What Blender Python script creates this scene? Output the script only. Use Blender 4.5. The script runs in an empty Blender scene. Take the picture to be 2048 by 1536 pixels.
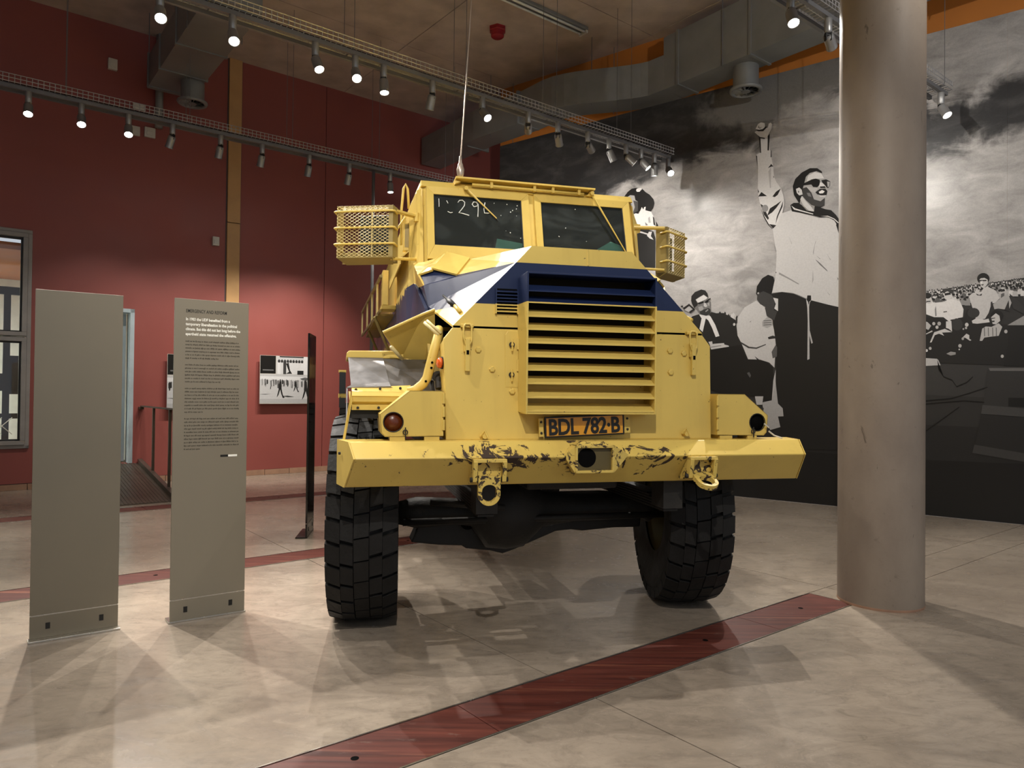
import bpy, bmesh, math, random
from mathutils import Vector, Matrix
from mathutils.geometry import tessellate_polygon

random.seed(11)
SC = bpy.context.scene
COL = SC.collection
PI = math.pi

# ------------------------------------------------------------------ camera
FPX, CAM_H = 1420.0, 1.40
pitch, roll = math.atan(18 / FPX), 0.0105
fw = Vector((0, math.cos(pitch), math.sin(pitch)))
r0 = Vector((1, 0, 0)); u0 = r0.cross(fw)
rt = r0 * math.cos(roll) + u0 * math.sin(roll)
up = -r0 * math.sin(roll) + u0 * math.cos(roll)
cd = bpy.data.cameras.new('camera'); cam = bpy.data.objects.new('camera', cd); COL.objects.link(cam)
cd.sensor_fit = 'HORIZONTAL'; cd.sensor_width = 36; cd.lens = FPX * 36 / 2048
cd.clip_start = 0.05; cd.clip_end = 100
cam.matrix_world = Matrix(((rt.x, up.x, -fw.x, 0), (rt.y, up.y, -fw.y, 0), (rt.z, up.z, -fw.z, CAM_H), (0, 0, 0, 1)))
SC.camera = cam

# ------------------------------------------------------------------ world, exposure
w = bpy.data.worlds.new('world'); SC.world = w; w.use_nodes = True
w.node_tree.nodes['Background'].inputs[0].default_value = (0.85, 0.92, 1, 1)
w.node_tree.nodes['Background'].inputs[1].default_value = 0.6
SC.view_settings.view_transform = 'Standard'; SC.view_settings.look = 'None'
SC.view_settings.exposure = 0.0; SC.view_settings.gamma = 1.0
SC.view_settings.use_curve_mapping = False
LAMP = 0.36            # overall power of the track spotlights

# ------------------------------------------------------------------ axes of the hall
TH = math.radians(38.3)
AX = Vector((math.cos(TH), math.sin(TH), 0)); NX = Vector((-math.sin(TH), math.cos(TH), 0))
def W(a, n, z=0.0): return AX * a + NX * n + Vector((0, 0, z))
HALL = Matrix.Rotation(TH, 4, 'Z')
NRED = 11.8; ZC = 6.75; ZT = 4.78
MU0 = W(8.55, 5.85); MU1 = W(9.34, 2.66)
MD = (MU1 - MU0).normalized(); MN = Vector((MD.y, -MD.x, 0))       # MN points away from the hall or into it
if MN.dot(-MU0) < 0: MN = -MN                                       # into the hall
def MW(s, z, d=0.0): return MU0 + MD * s + Vector((0, 0, z)) + MN * d
def mural_pt(x, y):
    """where a measured point of the print lies on the mural wall: (distance along wall, height)"""
    d = fw + rt * ((x - 1024) / FPX) - up * ((y - 768) / FPX)
    c = Vector((0, 0, CAM_H)); t = (MU0 - c).dot(MN) / d.dot(MN); p = c + d * t
    return (p - MU0).dot(MD), p.z

# ------------------------------------------------------------------ mesh helper
class MB:
    def __init__(s): s.v = []; s.f = []; s.m = []; s.mi = 0
    def add(s, vs, fs):
        o = len(s.v); s.v += [tuple(v) for v in vs]
        for f in fs: s.f.append([i + o for i in f]); s.m.append(s.mi)
        return s
    def hexa(s, p):     # 8 points: bottom 4 ccw, top 4
        return s.add(p, [(3, 2, 1, 0), (4, 5, 6, 7), (0, 1, 5, 4), (1, 2, 6, 5), (2, 3, 7, 6), (3, 0, 4, 7)])
    def box(s, x0, x1, y0, y1, z0, z1, M=None):
        p = [Vector(q) for q in ((x0, y0, z0), (x1, y0, z0), (x1, y1, z0), (x0, y1, z0), (x0, y0, z1), (x1, y0, z1), (x1, y1, z1), (x0, y1, z1))]
        if M is not None: p = [M @ q for q in p]
        return s.hexa(p)
    def poly(s, pts): return s.add(pts, [tuple(range(len(pts)))])
    def prism(s, pts, d):
        pts = [Vector(p) for p in pts]; d = Vector(d); n = len(pts)
        nr = Vector((0, 0, 0))
        for i in range(n): nr += pts[i].cross(pts[(i + 1) % n])
        if nr.dot(d) > 0: pts = pts[::-1]
        q = pts + [p + d for p in pts]
        fs = [tuple(range(n)), tuple(range(2 * n - 1, n - 1, -1))]
        for i in range(n):
            j = (i + 1) % n; fs.append((j, i, n + i, n + j))
        return s.add(q, fs)
    def plate(s, outer, holes, d):
        """outline with holes, thickened by vector d"""
        loops = [[Vector(p) for p in l] for l in [outer] + holes]; d = Vector(d)
        flat = [p for l in loops for p in l]; n = len(flat)
        tris = [tuple(t) for t in tessellate_polygon(loops)]
        fs = [t for t in tris] + [tuple(i + n for i in t[::-1]) for t in tris]
        o = 0
        for l in loops:
            k = len(l)
            for i in range(k):
                a, b = o + i, o + (i + 1) % k; fs.append((a, b, b + n, a + n))
            o += k
        return s.add(flat + [p + d for p in flat], fs)
    def tube(s, pts, r, n=8, caps=True, closed=False):
        pts = [Vector(p) for p in pts]; k = len(pts); rs = r if isinstance(r, (list, tuple)) else [r] * k
        t0 = (pts[1] - pts[0]).normalized()
        ref = Vector((0, 0, 1)) if abs(t0.z) < .9 else Vector((1, 0, 0))
        x = t0.cross(ref).normalized(); vs = []
        for i in range(k):
            if closed: t = (pts[(i + 1) % k] - pts[i - 1]).normalized()
            else: t = (pts[min(i + 1, k - 1)] - pts[max(i - 1, 0)]).normalized()
            x = (x - t * x.dot(t)).normalized(); y = t.cross(x)
            for j in range(n):
                a = 2 * PI * j / n; vs.append(pts[i] + (x * math.cos(a) + y * math.sin(a)) * rs[i])
        fs = []
        for i in range(k if closed else k - 1):
            for j in range(n):
                a = i * n + j; b = i * n + (j + 1) % n; c = ((i + 1) % k) * n + (j + 1) % n; d = ((i + 1) % k) * n + j
                fs.append((a, b, c, d))
        if caps and not closed: fs += [tuple(range(n - 1, -1, -1)), tuple(range((k - 1) * n, k * n))]
        return s.add(vs, fs)
    def lathe(s, prof, c=(0, 0, 0), ax=(0, 0, 1), n=24, cap=True):
        """prof: (radius, height along axis)"""
        ax = Vector(ax).normalized(); c = Vector(c)
        x = ax.cross(Vector((0, 0, 1)) if abs(ax.z) < .9 else Vector((1, 0, 0))).normalized(); y = ax.cross(x)
        vs = []; k = len(prof)
        for r, h in prof:
            for j in range(n):
                a = 2 * PI * j / n; vs.append(c + ax * h + (x * math.cos(a) + y * math.sin(a)) * r)
        fs = []
        for i in range(k - 1):
            for j in range(n):
                fs.append((i * n + j, i * n + (j + 1) % n, (i + 1) * n + (j + 1) % n, (i + 1) * n + j))
        if cap: fs += [tuple(range(n - 1, -1, -1)), tuple(range((k - 1) * n, k * n))]
        return s.add(vs, fs)
    def mesh(s, name, mats, smooth=False):
        me = bpy.data.meshes.new(name); me.from_pydata(s.v, [], s.f)
        for m in (mats if isinstance(mats, (list, tuple)) else [mats]): me.materials.append(m)
        for p, mi in zip(me.polygons, s.m): p.material_index = mi
        bm = bmesh.new(); bm.from_mesh(me); bmesh.ops.recalc_face_normals(bm, faces=bm.faces); bm.to_mesh(me); bm.free()
        if smooth:
            me.polygons.foreach_set('use_smooth', [True] * len(me.polygons))
        me.update(); return me
    def build(s, name, mats, parent=None, smooth=False, bevel=0, auto=None):
        o = bpy.data.objects.new(name, s.mesh(name, mats, smooth)); COL.objects.link(o)
        if parent is not None: o.parent = parent
        if bevel:
            b = o.modifiers.new('bevel', 'BEVEL'); b.width = bevel; b.segments = 2; b.limit_method = 'ANGLE'; b.angle_limit = .6
        if auto:
            es = o.modifiers.new('split', 'EDGE_SPLIT'); es.split_angle = math.radians(auto)
        return o

def tag(o, label=None, cat=None, group=None, kind=None):
    if label: o['label'] = label
    if cat: o['category'] = cat
    if group: o['group'] = group
    if kind: o['kind'] = kind
    return o
def empty(name, loc=(0, 0, 0), rz=0.0, parent=None):
    o = bpy.data.objects.new(name, None); COL.objects.link(o); o.location = loc; o.rotation_euler = (0, 0, rz)
    o.empty_display_size = .1
    if parent is not None: o.parent = parent
    return o
def inst(name, me, parent, loc=(0, 0, 0), rot=None):
    o = bpy.data.objects.new(name, me); COL.objects.link(o); o.parent = parent; o.location = loc
    if rot is not None:
        o.rotation_mode = 'QUATERNION'; o.rotation_quaternion = rot
    return o
def text_mesh(txt, size, mat, bold=0.0, extrude=0.0, space=1.0, sx=1.0):
    cu = bpy.data.curves.new('lettering', 'FONT'); cu.body = txt; cu.size = size; cu.offset = bold; cu.extrude = extrude
    cu.resolution_u = 3; cu.space_character = space
    o = bpy.data.objects.new('lettering', cu); COL.objects.link(o)
    dg = bpy.context.evaluated_depsgraph_get(); me = bpy.data.meshes.new_from_object(o.evaluated_get(dg))
    bpy.data.objects.remove(o); bpy.data.curves.remove(cu)
    me.materials.clear(); me.materials.append(mat)
    if sx != 1: me.transform(Matrix.Diagonal((sx, 1, 1, 1)))
    return me

# ------------------------------------------------------------------ materials
def rgb(r, g, b):
    f = lambda c: (c / 255 / 12.92) if c / 255 <= .04045 else ((c / 255 + .055) / 1.055) ** 2.4
    return (f(r), f(g), f(b), 1)
def base_mat(name, rough=.5, metal=0., spec=.5):
    m = bpy.data.materials.new(name); m.use_nodes = True
    b = m.node_tree.nodes['Principled BSDF']
    b.inputs['Roughness'].default_value = rough; b.inputs['Metallic'].default_value = metal
    b.inputs['Specular IOR Level'].default_value = spec
    return m, m.node_tree, b
class NT:
    def __init__(s, nt): s.nt = nt
    def n(s, t, **k):
        x = s.nt.nodes.new(t)
        for a, v in k.items(): setattr(x, a, v)
        return x
    def l(s, a, b): s.nt.links.new(a, b)
    def coord(s, what='Object'): return s.n('ShaderNodeTexCoord').outputs[what]
    def noise(s, vec, scale, detail=4, rough=.55, dist=0):
        x = s.n('ShaderNodeTexNoise'); x.inputs['Scale'].default_value = scale; x.inputs['Detail'].default_value = detail
        x.inputs['Roughness'].default_value = rough; x.inputs['Distortion'].default_value = dist
        if vec is not None: s.l(vec, x.inputs['Vector'])
        return x.outputs['Fac']
    def math(s, op, a, b=None, c=None, clamp=False):
        x = s.n('ShaderNodeMath', operation=op, use_clamp=clamp)
        for i, q in enumerate((a, b, c)):
            if q is None: continue
            if isinstance(q, (int, float)): x.inputs[i].default_value = q
            else: s.l(q, x.inputs[i])
        return x.outputs[0]
    def rng(s, v, a, b, c=0., d=1., smooth=False):
        x = s.n('ShaderNodeMapRange'); x.interpolation_type = 'SMOOTHSTEP' if smooth else 'LINEAR'
        s.l(v, x.inputs[0])
        for i, q in enumerate((a, b, c, d)): x.inputs[i + 1].default_value = q
        return x.outputs[0]
    def mix(s, f, a, b):
        x = s.n('ShaderNodeMix', data_type='RGBA')
        if isinstance(f, (int, float)): x.inputs[0].default_value = f
        else: s.l(f, x.inputs[0])
        for i, q in ((6, a), (7, b)):
            if isinstance(q, tuple): x.inputs[i].default_value = q
            else: s.l(q, x.inputs[i])
        return x.outputs[2]
    def xyz(s, vec):
        x = s.n('ShaderNodeSeparateXYZ'); s.l(vec, x.inputs[0]); return x.outputs
    def bump(s, h, st, dist, b):
        x = s.n('ShaderNodeBump'); x.inputs['Strength'].default_value = st; x.inputs['Distance'].default_value = dist
        s.l(h, x.inputs['Height']); s.l(x.outputs[0], b.inputs['Normal'])
    def scale(s, vec, sx, sy, sz):
        x = s.n('ShaderNodeVectorMath', operation='MULTIPLY'); s.l(vec, x.inputs[0]); x.inputs[1].default_value = (sx, sy, sz)
        return x.outputs[0]
def mk(name, col, rough=.5, metal=0., var=.12, scale=4., bump=0., spec=.5, rvar=.08, bscale=40):
    m, nt, b = base_mat(name, rough, metal, spec); t = NT(nt); c = t.coord()
    n1 = t.noise(c, scale, 5)
    dark = tuple(x * (1 - var) for x in col[:3]) + (1,); lite = tuple(min(1, x * (1 + var)) for x in col[:3]) + (1,)
    t.l(t.mix(t.rng(n1, .3, .7), dark, lite), b.inputs['Base Color'])
    if rvar: t.l(t.rng(n1, .3, .7, max(.02, rough - rvar), min(1, rough + rvar)), b.inputs['Roughness'])
    if bump: t.bump(t.noise(c, bscale, 4), bump, .01, b)
    return m
def emit(name, col, st):
    m = bpy.data.materials.new(name); m.use_nodes = True; nt = m.node_tree; nt.nodes.clear()
    e = nt.nodes.new('ShaderNodeEmission'); e.inputs[0].default_value = col; e.inputs[1].default_value = st
    o = nt.nodes.new('ShaderNodeOutputMaterial'); nt.links.new(e.outputs[0], o.inputs[0]); return m

YEL = rgb(219, 190, 100); BLU = rgb(30, 42, 76)
def paint(name, zlo=None, zhi=None, zig=0., wear=0.):
    m, nt, b = base_mat(name, .40, 0, .28); t = NT(nt); c = t.coord()
    n1 = t.noise(c, 2.2, 5); n2 = t.noise(c, 48, 3, .6); n3 = t.noise(t.scale(c, 1, 1, .15), 9, 4)
    y = t.mix(t.rng(n1, .35, .7), tuple(q * .9 for q in YEL[:3]) + (1,), YEL)
    y = t.mix(t.math('MULTIPLY', t.rng(n3, .55, .8), .22), y, rgb(165, 132, 70))
    if zlo is not None:
        x, yy, z = t.xyz(c)
        if zig:
            wv = t.noise(t.scale(c, 0, 1, .0), 7, 3); z = t.math('ADD', z, t.math('MULTIPLY', t.math('SUBTRACT', wv, .5), zig))
        f = t.math('MULTIPLY', t.math('GREATER_THAN', z, zlo), t.math('LESS_THAN', z, zhi))
        y = t.mix(f, y, t.mix(t.rng(n1, .3, .7), tuple(q * .85 for q in BLU[:3]) + (1,), BLU))
    chip = t.rng(n2, .72, .74)
    y = t.mix(chip, y, rgb(70, 56, 40))
    if wear:
        x, yy, z = t.xyz(c)
        # chipped paint along the ridge of the bumper and round its middle
        ridge = t.rng(t.math('ABSOLUTE', t.math('SUBTRACT', z, 1.052)), 0, .11, 1, 0)
        mid = t.rng(t.math('ABSOLUTE', t.math('ADD', x, .12)), .45, .95, 1, .12)
        n4 = t.noise(t.scale(c, 1, 1, .8), 7.5, 8, .70, .9)
        k = t.math('ADD', n4, t.math('MULTIPLY', t.math('MULTIPLY', ridge, mid), .20)) if wear < 2 else t.math('ADD', t.noise(c, 22, 7, .7, .8), .12)
        k2 = t.rng(k, .665, .68)
        y = t.mix(k2, y, rgb(62, 50, 42))
        t.l(t.rng(k2, 0, 1, .33, .6), b.inputs['Roughness'])
    else:
        t.l(t.rng(n1, .3, .7, .34, .46), b.inputs['Roughness'])
    t.l(y, b.inputs['Base Color'])
    t.bump(t.noise(c, 14, 3), .015, .01, b)
    return m
M = {}
M['yellow'] = paint('yellow_paint'); M['band'] = paint('yellow_and_blue_paint', 1.889, 2.127)
M['side'] = paint('yellow_and_blue_side_paint', 1.87, 2.15, .22); M['bumper'] = paint('chipped_yellow_paint', wear=1.); M['worn'] = paint('badly_chipped_yellow_paint', wear=2.)
M['blue'] = mk('dark_blue_paint', rgb(30, 42, 78), .4)
M['black'] = mk('black_paint', rgb(16, 16, 17), .55); M['void'] = mk('dark_opening', rgb(6, 6, 6), .9, spec=.1)
M['grilleback'] = mk('shaded_radiator', rgb(30, 25, 16), .8, spec=.1)  # shade between the louvres is put into this brown
M['rubber'] = mk('tyre_rubber', rgb(24, 23, 22), .7, var=.3, scale=9, bump=.3, spec=.3); M['rim'] = mk('rim_paint', rgb(90, 78, 42), .6)
M['under'] = mk('dirty_chassis_metal', rgb(40, 37, 33), .65, .2, var=.4, scale=8, bump=.3)
M['galv'] = mk('bare_grey_metal', rgb(122, 121, 122), .42, .8, var=.25, scale=7, bump=.15, bscale=12)
M['steel'] = mk('brushed_steel', rgb(150, 150, 148), .3, .9, var=.1); M['alu'] = mk('aluminium_trim', rgb(190, 185, 175), .25, .9)
M['amber'] = mk('amber_lens', rgb(100, 44, 16), .3); M['orange'] = mk('orange_lens', rgb(230, 100, 35), .3)
M['chalk'] = mk('white_chalk', rgb(235, 238, 235), .9); M['mint'] = mk('mint_green_board', rgb(180, 240, 220), .5)
M['cabshade'] = mk('cab_shade_green', rgb(14, 22, 20), .8)  # shade inside the cab is put into this near-black green
M['rubberblack'] = mk('black_rubber_trim', rgb(14, 14, 14), .5)
M['platey'] = mk('amber_number_plate', rgb(214, 150, 36), .35, var=.06); M['plateblack'] = mk('plate_lettering_black', rgb(14, 12, 10), .5)
M['cageback'] = mk('dull_yellow_mirror_back', rgb(150, 132, 78), .5); M['mirror'] = mk('mirror_glass', rgb(120, 125, 125), .06, 1.)  # cage back: darker, duller yellow than the truck paint
M['wire'] = mk('painted_wire', rgb(225, 208, 150), .45); M['antenna'] = mk('whip_antenna_metal', rgb(190, 175, 160), .3, .6)
# glass of the cab: dark, smeared; a diffuse veil stands in for the faint reflection
def glass():
    m = bpy.data.materials.new('dark_cab_glass'); m.use_nodes = True; nt = m.node_tree; nt.nodes.clear(); t = NT(nt)
    c = t.coord(); sm = t.rng(t.noise(t.scale(c, 1, 1, 1.6), 1.8, 7, .6, 2.0), .45, .8)
    tr = t.n('ShaderNodeBsdfTransparent'); tr.inputs[0].default_value = (.62, .70, .68, 1)
    df = t.n('ShaderNodeBsdfDiffuse'); df.inputs[0].default_value = (.34, .38, .37, 1)
    gl = t.n('ShaderNodeBsdfGlossy'); gl.inputs['Roughness'].default_value = .06
    fr = t.n('ShaderNodeFresnel'); fr.inputs[0].default_value = 1.5
    a = t.n('ShaderNodeMixShader'); t.l(t.math('ADD', t.math('MULTIPLY', sm, .10), .045), a.inputs[0]); t.l(tr.outputs[0], a.inputs[1]); t.l(df.outputs[0], a.inputs[2])
    d = t.n('ShaderNodeMixShader'); t.l(fr.outputs[0], d.inputs[0]); t.l(a.outputs[0], d.inputs[1]); t.l(gl.outputs[0], d.inputs[2])
    o = t.n('ShaderNodeOutputMaterial'); t.l(d.outputs[0], o.inputs[0]); return m
M['glass'] = glass()
def pane():
    m = bpy.data.materials.new('window_glass'); m.use_nodes = True; nt = m.node_tree; nt.nodes.clear(); t = NT(nt)
    tr = t.n('ShaderNodeBsdfTransparent'); gl = t.n('ShaderNodeBsdfGlossy'); gl.inputs['Roughness'].default_value = .02
    fr = t.n('ShaderNodeFresnel'); fr.inputs[0].default_value = 1.45
    d = t.n('ShaderNodeMixShader'); t.l(fr.outputs[0], d.inputs[0]); t.l(tr.outputs[0], d.inputs[1]); t.l(gl.outputs[0], d.inputs[2])
    o = t.n('ShaderNodeOutputMaterial'); t.l(d.outputs[0], o.inputs[0]); return m
M['pane'] = pane()
# floor: polished concrete with trowel clouds
def concrete_floor():
    m, nt, b = base_mat('polished_concrete', .3); t = NT(nt); c = t.coord()
    n1 = t.noise(c, .7, 5, .6, .5); n2 = t.noise(t.scale(c, 1, 2.0, 1), 2.6, 9, .68, 1.6); n3 = t.noise(c, 26, 5, .7)
    col = t.mix(t.rng(n1, .3, .7), rgb(134, 122, 109), rgb(178, 165, 149))
    col = t.mix(t.math('MULTIPLY', t.rng(n2, .42, .66), .5), col, rgb(112, 101, 90))
    col = t.mix(t.math('MULTIPLY', t.rng(n3, .55, .8), .3), col, rgb(96, 84, 72))
    n5 = t.noise(t.scale(c, 1, 1.6, 1), 7.5, 9, .74, 1.2); col = t.mix(t.math('MULTIPLY', t.rng(n5, .52, .68), .38), col, rgb(104, 93, 82)); col = t.mix(t.math('MULTIPLY', t.rng(n5, .44, .34), .25), col, rgb(190, 176, 158))
    t.l(col, b.inputs['Base Color']); t.l(t.rng(n2, .3, .7, .14, .32), b.inputs['Roughness'])
    t.bump(n2, .06, .01, b); return m
M['floor'] = concrete_floor(); M['joint'] = mk('floor_joint', rgb(50, 42, 36), .8)
def boards():
    m, nt, b = base_mat('red_timber_cover', .5, 0, .35); t = NT(nt); c = t.coord()
    g = t.noise(t.scale(c, .5, 9, 1), 3, 6, .6, .4); n2 = t.noise(t.scale(c, .25, 6, 1), 2.1, 5, .6)
    col = t.mix(t.rng(g, .3, .7), rgb(70, 33, 28), rgb(108, 56, 46))
    col = t.mix(t.rng(n2, .58, .72), col, rgb(148, 92, 70))
    w_ = t.noise(t.scale(c, 1, 3, 1), 6, 5, .7)
    col = t.mix(t.math('MULTIPLY', t.rng(w_, .62, .75), .45), col, rgb(140, 125, 115))
    t.l(col, b.inputs['Base Color']); t.bump(g, .1, .01, b); return m
M['board'] = boards()
M['red'] = mk('red_wall_paint', rgb(143, 74, 67), .5, var=.05, scale=1.2, bump=.05)
M['orange_wall'] = mk('ochre_wall_paint', rgb(190, 118, 48), .7, var=.08, scale=1.5)
M['darkwall'] = mk('charcoal_wall_paint', rgb(84, 80, 82), .8)
M['plainwall'] = mk('grey_wall_paint', rgb(200, 196, 190), .8)
M['ceil'] = mk('raw_ceiling_board', rgb(188, 174, 163), .8, var=.2, scale=2.5, bump=.1)
M['pil'] = mk('bare_concrete_pilaster', rgb(190, 148, 96), .5, var=.1, scale=3)
M['tile'] = mk('sandstone_skirting', rgb(158, 122, 98), .6, var=.15, scale=8)
def conc_col():
    m, nt, b = base_mat('cast_concrete_column', .55); t = NT(nt); c = t.coord()
    n1 = t.noise(t.scale(c, 1, 1, .5), 2.4, 5, .6); n2 = t.noise(c, 16, 6, .7); n3 = t.noise(t.scale(c, 1, 1, .45), 5.5, 5, .6, 1.5)
    col = t.mix(t.rng(n1, .3, .7), rgb(128, 114, 101), rgb(150, 136, 121))
    col = t.mix(t.rng(n2, .62, .8), col, rgb(104, 91, 78)); col = t.mix(t.math('MULTIPLY', t.rng(n3, .66, .70), .6), col, rgb(66, 55, 45))
    t.l(col, b.inputs['Base Color']); t.bump(n2, .15, .01, b); return m
M['column'] = conc_col()
M['duct'] = mk('galvanised_duct', rgb(132, 134, 134), .5, .3, var=.12, scale=3)
M['tray'] = mk('galvanised_wire_tray', rgb(175, 175, 177), .4, .5)
M['track'] = mk('grey_lighting_track', rgb(112, 112, 114), .45, .2)
M['lamp'] = mk('silver_lamp_body', rgb(150, 150, 150), .35, .5, var=.05)
M['lens'] = emit('lit_lamp_lens', (1, .95, .86, 1), 40)
M['panel'] = mk('olive_grey_metal_panel', rgb(124, 116, 100), .42, .35, var=.04, scale=1.5)
M['panel2'] = mk('olive_grey_printed_panel', rgb(132, 124, 108), .5, .1, var=.03, scale=1.5)
M['blackpanel'] = mk('black_glass_panel', rgb(18, 18, 19), .12)
M['ink'] = mk('black_ink', rgb(22, 20, 17), .7); M['ink2'] = mk('grey_ink', rgb(66, 60, 50), .8); M['whiteink'] = mk('white_ink', rgb(245, 242, 232), .7)
M['greyframe'] = mk('grey_window_frame', rgb(150, 146, 142), .45); M['darkframe'] = mk('dark_window_bar', rgb(40, 38, 38), .5)
M['whitewall'] = mk('white_plaster', rgb(226, 228, 218), .8); M['pale'] = mk('pale_blue_door_paint', rgb(172, 186, 192), .5)
M['ramp'] = mk('ribbed_steel_ramp', rgb(108, 98, 88), .4, .6, var=.15); M['railm'] = mk('brown_steel_rail', rgb(84, 72, 60), .45, .5)
M['whiteplastic'] = mk('white_plastic', rgb(200, 196, 186), .5); M['reddet'] = mk('red_plastic', rgb(150, 28, 36), .4)
M['tube_off'] = mk('unlit_fluorescent_tube', rgb(230, 230, 222), .3); M['timber'] = mk('warm_timber', rgb(178, 110, 66), .6)
M['roomlight'] = emit('lit_ceiling_panel', (.95, 1, .93, 1), 4)

# ================================================================== THE HALL
def hbox(mb, a0, a1, n0, n1, z0, z1): return mb.box(a0, a1, n0, n1, z0, z1, HALL)
def hp(a, n, z=0.): return HALL @ Vector((a, n, z))
# ---- floor: slabs with saw-cut joints between the timber strips
mb = MB(); hbox(mb, -6, 12.2, -6, 15.6, -.09, -.06)
floor = mb.build('floor', M['joint']); tag(floor, kind='structure')
joints_a = [-6, -3.05, -.35, 2.35, 5.05, 7.75, 10.45, 12.2]
STRIP = [(-1.03, -.70), (2.33, 2.66), (5.69, 6.02), (9.05, 9.38)]
A_END = 4.80
def slab(a0, a1, n0, n1):
    g = .003; mb = MB(); hbox(mb, a0 + g, a1 - g, n0 + g, n1 - g, -.06, 0); mb.build('slab', M['floor'], floor)
bays = [(-6, -1.03), (-.70, 2.33), (2.66, 5.69), (6.02, 9.05), (9.38, NRED + .3)]
for n0, n1 in bays:
    for a0, a1 in zip(joints_a[:-1], joints_a[1:]): slab(a0, a1, n0, n1)
for n0, n1 in STRIP:                                            # concrete goes on beyond the end of each strip
    slab(A_END + .01, 5.05, n0, n1)
    for a0, a1 in ((5.05, 7.75), (7.75, 10.45), (10.45, 12.2)): slab(a0, a1, n0, n1)
mb = MB(); hbox(mb, -6, 12.2, NRED + .3, 15.6, -.06, 0); mb.build('slab', M['floor'], floor)
# ---- timber service covers let into the floor
for k, (n0, n1) in enumerate(STRIP):
    mb = MB(); hbox(mb, -6, A_END, n0 + .001, n1 - .001, -.055, -.03)
    tr = mb.build('trim_%d' % (k + 1), M['joint']); tag(tr, kind='structure')
    cuts = [-6, -4.56, -2.44, -.32, 1.80, 3.92, A_END]
    for a0, a1 in zip(cuts[:-1], cuts[1:]):
        mb = MB(); hbox(mb, a0 + .002, a1 - .002, n0 + .008, n1 - .014, -.03, .001); mb.build('cover_board', M['board'], tr)
    for e0, e1 in ((n0 + .0005, n0 + .005), (n1 - .011, n1 - .0005)):
        pass
    mb = MB(); hbox(mb, -6, A_END, n0 + .0005, n0 + .006, -.03, .004); mb.build('edge_strip', M['alu'], tr)
    mb = MB(); hbox(mb, -6, A_END, n1 - .008, n1 - .001, -.03, .003); mb.build('edge_strip', M['alu'], tr)
    for a in (-3.0, -.9, 1.23, 3.40, 4.42):
        mb = MB(); mb.lathe([(.016, .0012), (.016, .0018)], hp(a, (n0 + n1) / 2 + .005), n=14); mb.build('cable_hole', M['void'], tr)
# ---- red wall with a window and a doorway
def wall_pieces(mb, a0, a1, z0, z1, holes, n0, n1):
    xs = sorted({a0, a1} | {h[0] for h in holes} | {h[1] for h in holes}); zs = sorted({z0, z1} | {h[2] for h in holes} | {h[3] for h in holes})
    for x0, x1 in zip(xs[:-1], xs[1:]):
        for q0, q1 in zip(zs[:-1], zs[1:]):
            cx, cz = (x0 + x1) / 2, (q0 + q1) / 2
            if any(h[0] < cx < h[1] and h[2] < cz < h[3] for h in holes): continue
            hbox(mb, x0, x1, n0, n1, q0, q1)
WIN = (-1.75, .80, .62, 3.52); DOOR = (1.16, 2.13, .30, 2.59)
mb = MB(); hbox(mb, 5.085, 5.115, NRED + .03, NRED + .2, 0, ZC)
wallb = mb.build('wall_back', M['darkwall']); tag(wallb, kind='structure')
mb = MB(); wall_pieces(mb, -6, 5.095, .09, ZC, [WIN, DOOR], NRED, NRED + .22); mb.build('wall_panel', M['red'], wallb)
mb = MB(); wall_pieces(mb, 5.105, 12.2, .09, ZC, [], NRED, NRED + .22); mb.build('wall_panel', M['red'], wallb)
# skirting of sandstone blocks
mb = MB(); hbox(mb, -6, 12.2, NRED, NRED + .2, 0, .088); bb = mb.build('baseboard_back', M['joint']); tag(bb, kind='structure')
a = -6.0
rs = random.Random(3)
while a < 12:
    L_ = rs.uniform(.28, .42)
    if not (1.1 < a + L_ / 2 < 2.25):
        mb = MB(); hbox(mb, a + .004, a + L_ - .004, NRED - .012, NRED + .02, .002, .084 + rs.uniform(-.004, .006)); mb.build('skirting_block', M['tile'], bb)
    a += L_
# ---- pilaster of bare concrete
mb = MB(); hbox(mb, 3.42, 3.65, NRED - .004, NRED + .02, .0, ZC); pil = mb.build('trim_5', M['darkwall']); tag(pil, kind='structure')
for z0, z1 in ((0, 1.35), (1.36, 4.09), (4.10, ZC)):
    mb = MB(); hbox(mb, 3.435, 3.635, NRED - .045, NRED, z0, z1); mb.build('pilaster_panel', M['pil'], pil, bevel=.004)
# ---- ceiling of boards
mb = MB(); hbox(mb, -6, 12.2, -6, 12.1, ZC + .03, ZC + .15); cei = mb.build('ceiling', M['darkwall']); tag(cei, kind='structure')
ca = [-6, -2.7, 0, 2.75, 5.43, 8.1, 10.8, 12.2]; cn = [-6, -3.2, -.3, 2.6, 5.3, 7.0, 9.6, 12.1]
for a0, a1 in zip(ca[:-1], ca[1:]):
    for n0, n1 in zip(cn[:-1], cn[1:]):
        mb = MB(); hbox(mb, a0 + .006, a1 - .006, n0 + .006, n1 - .006, ZC, ZC + .03); mb.build('ceiling_board', M['ceil'], cei)
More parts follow.
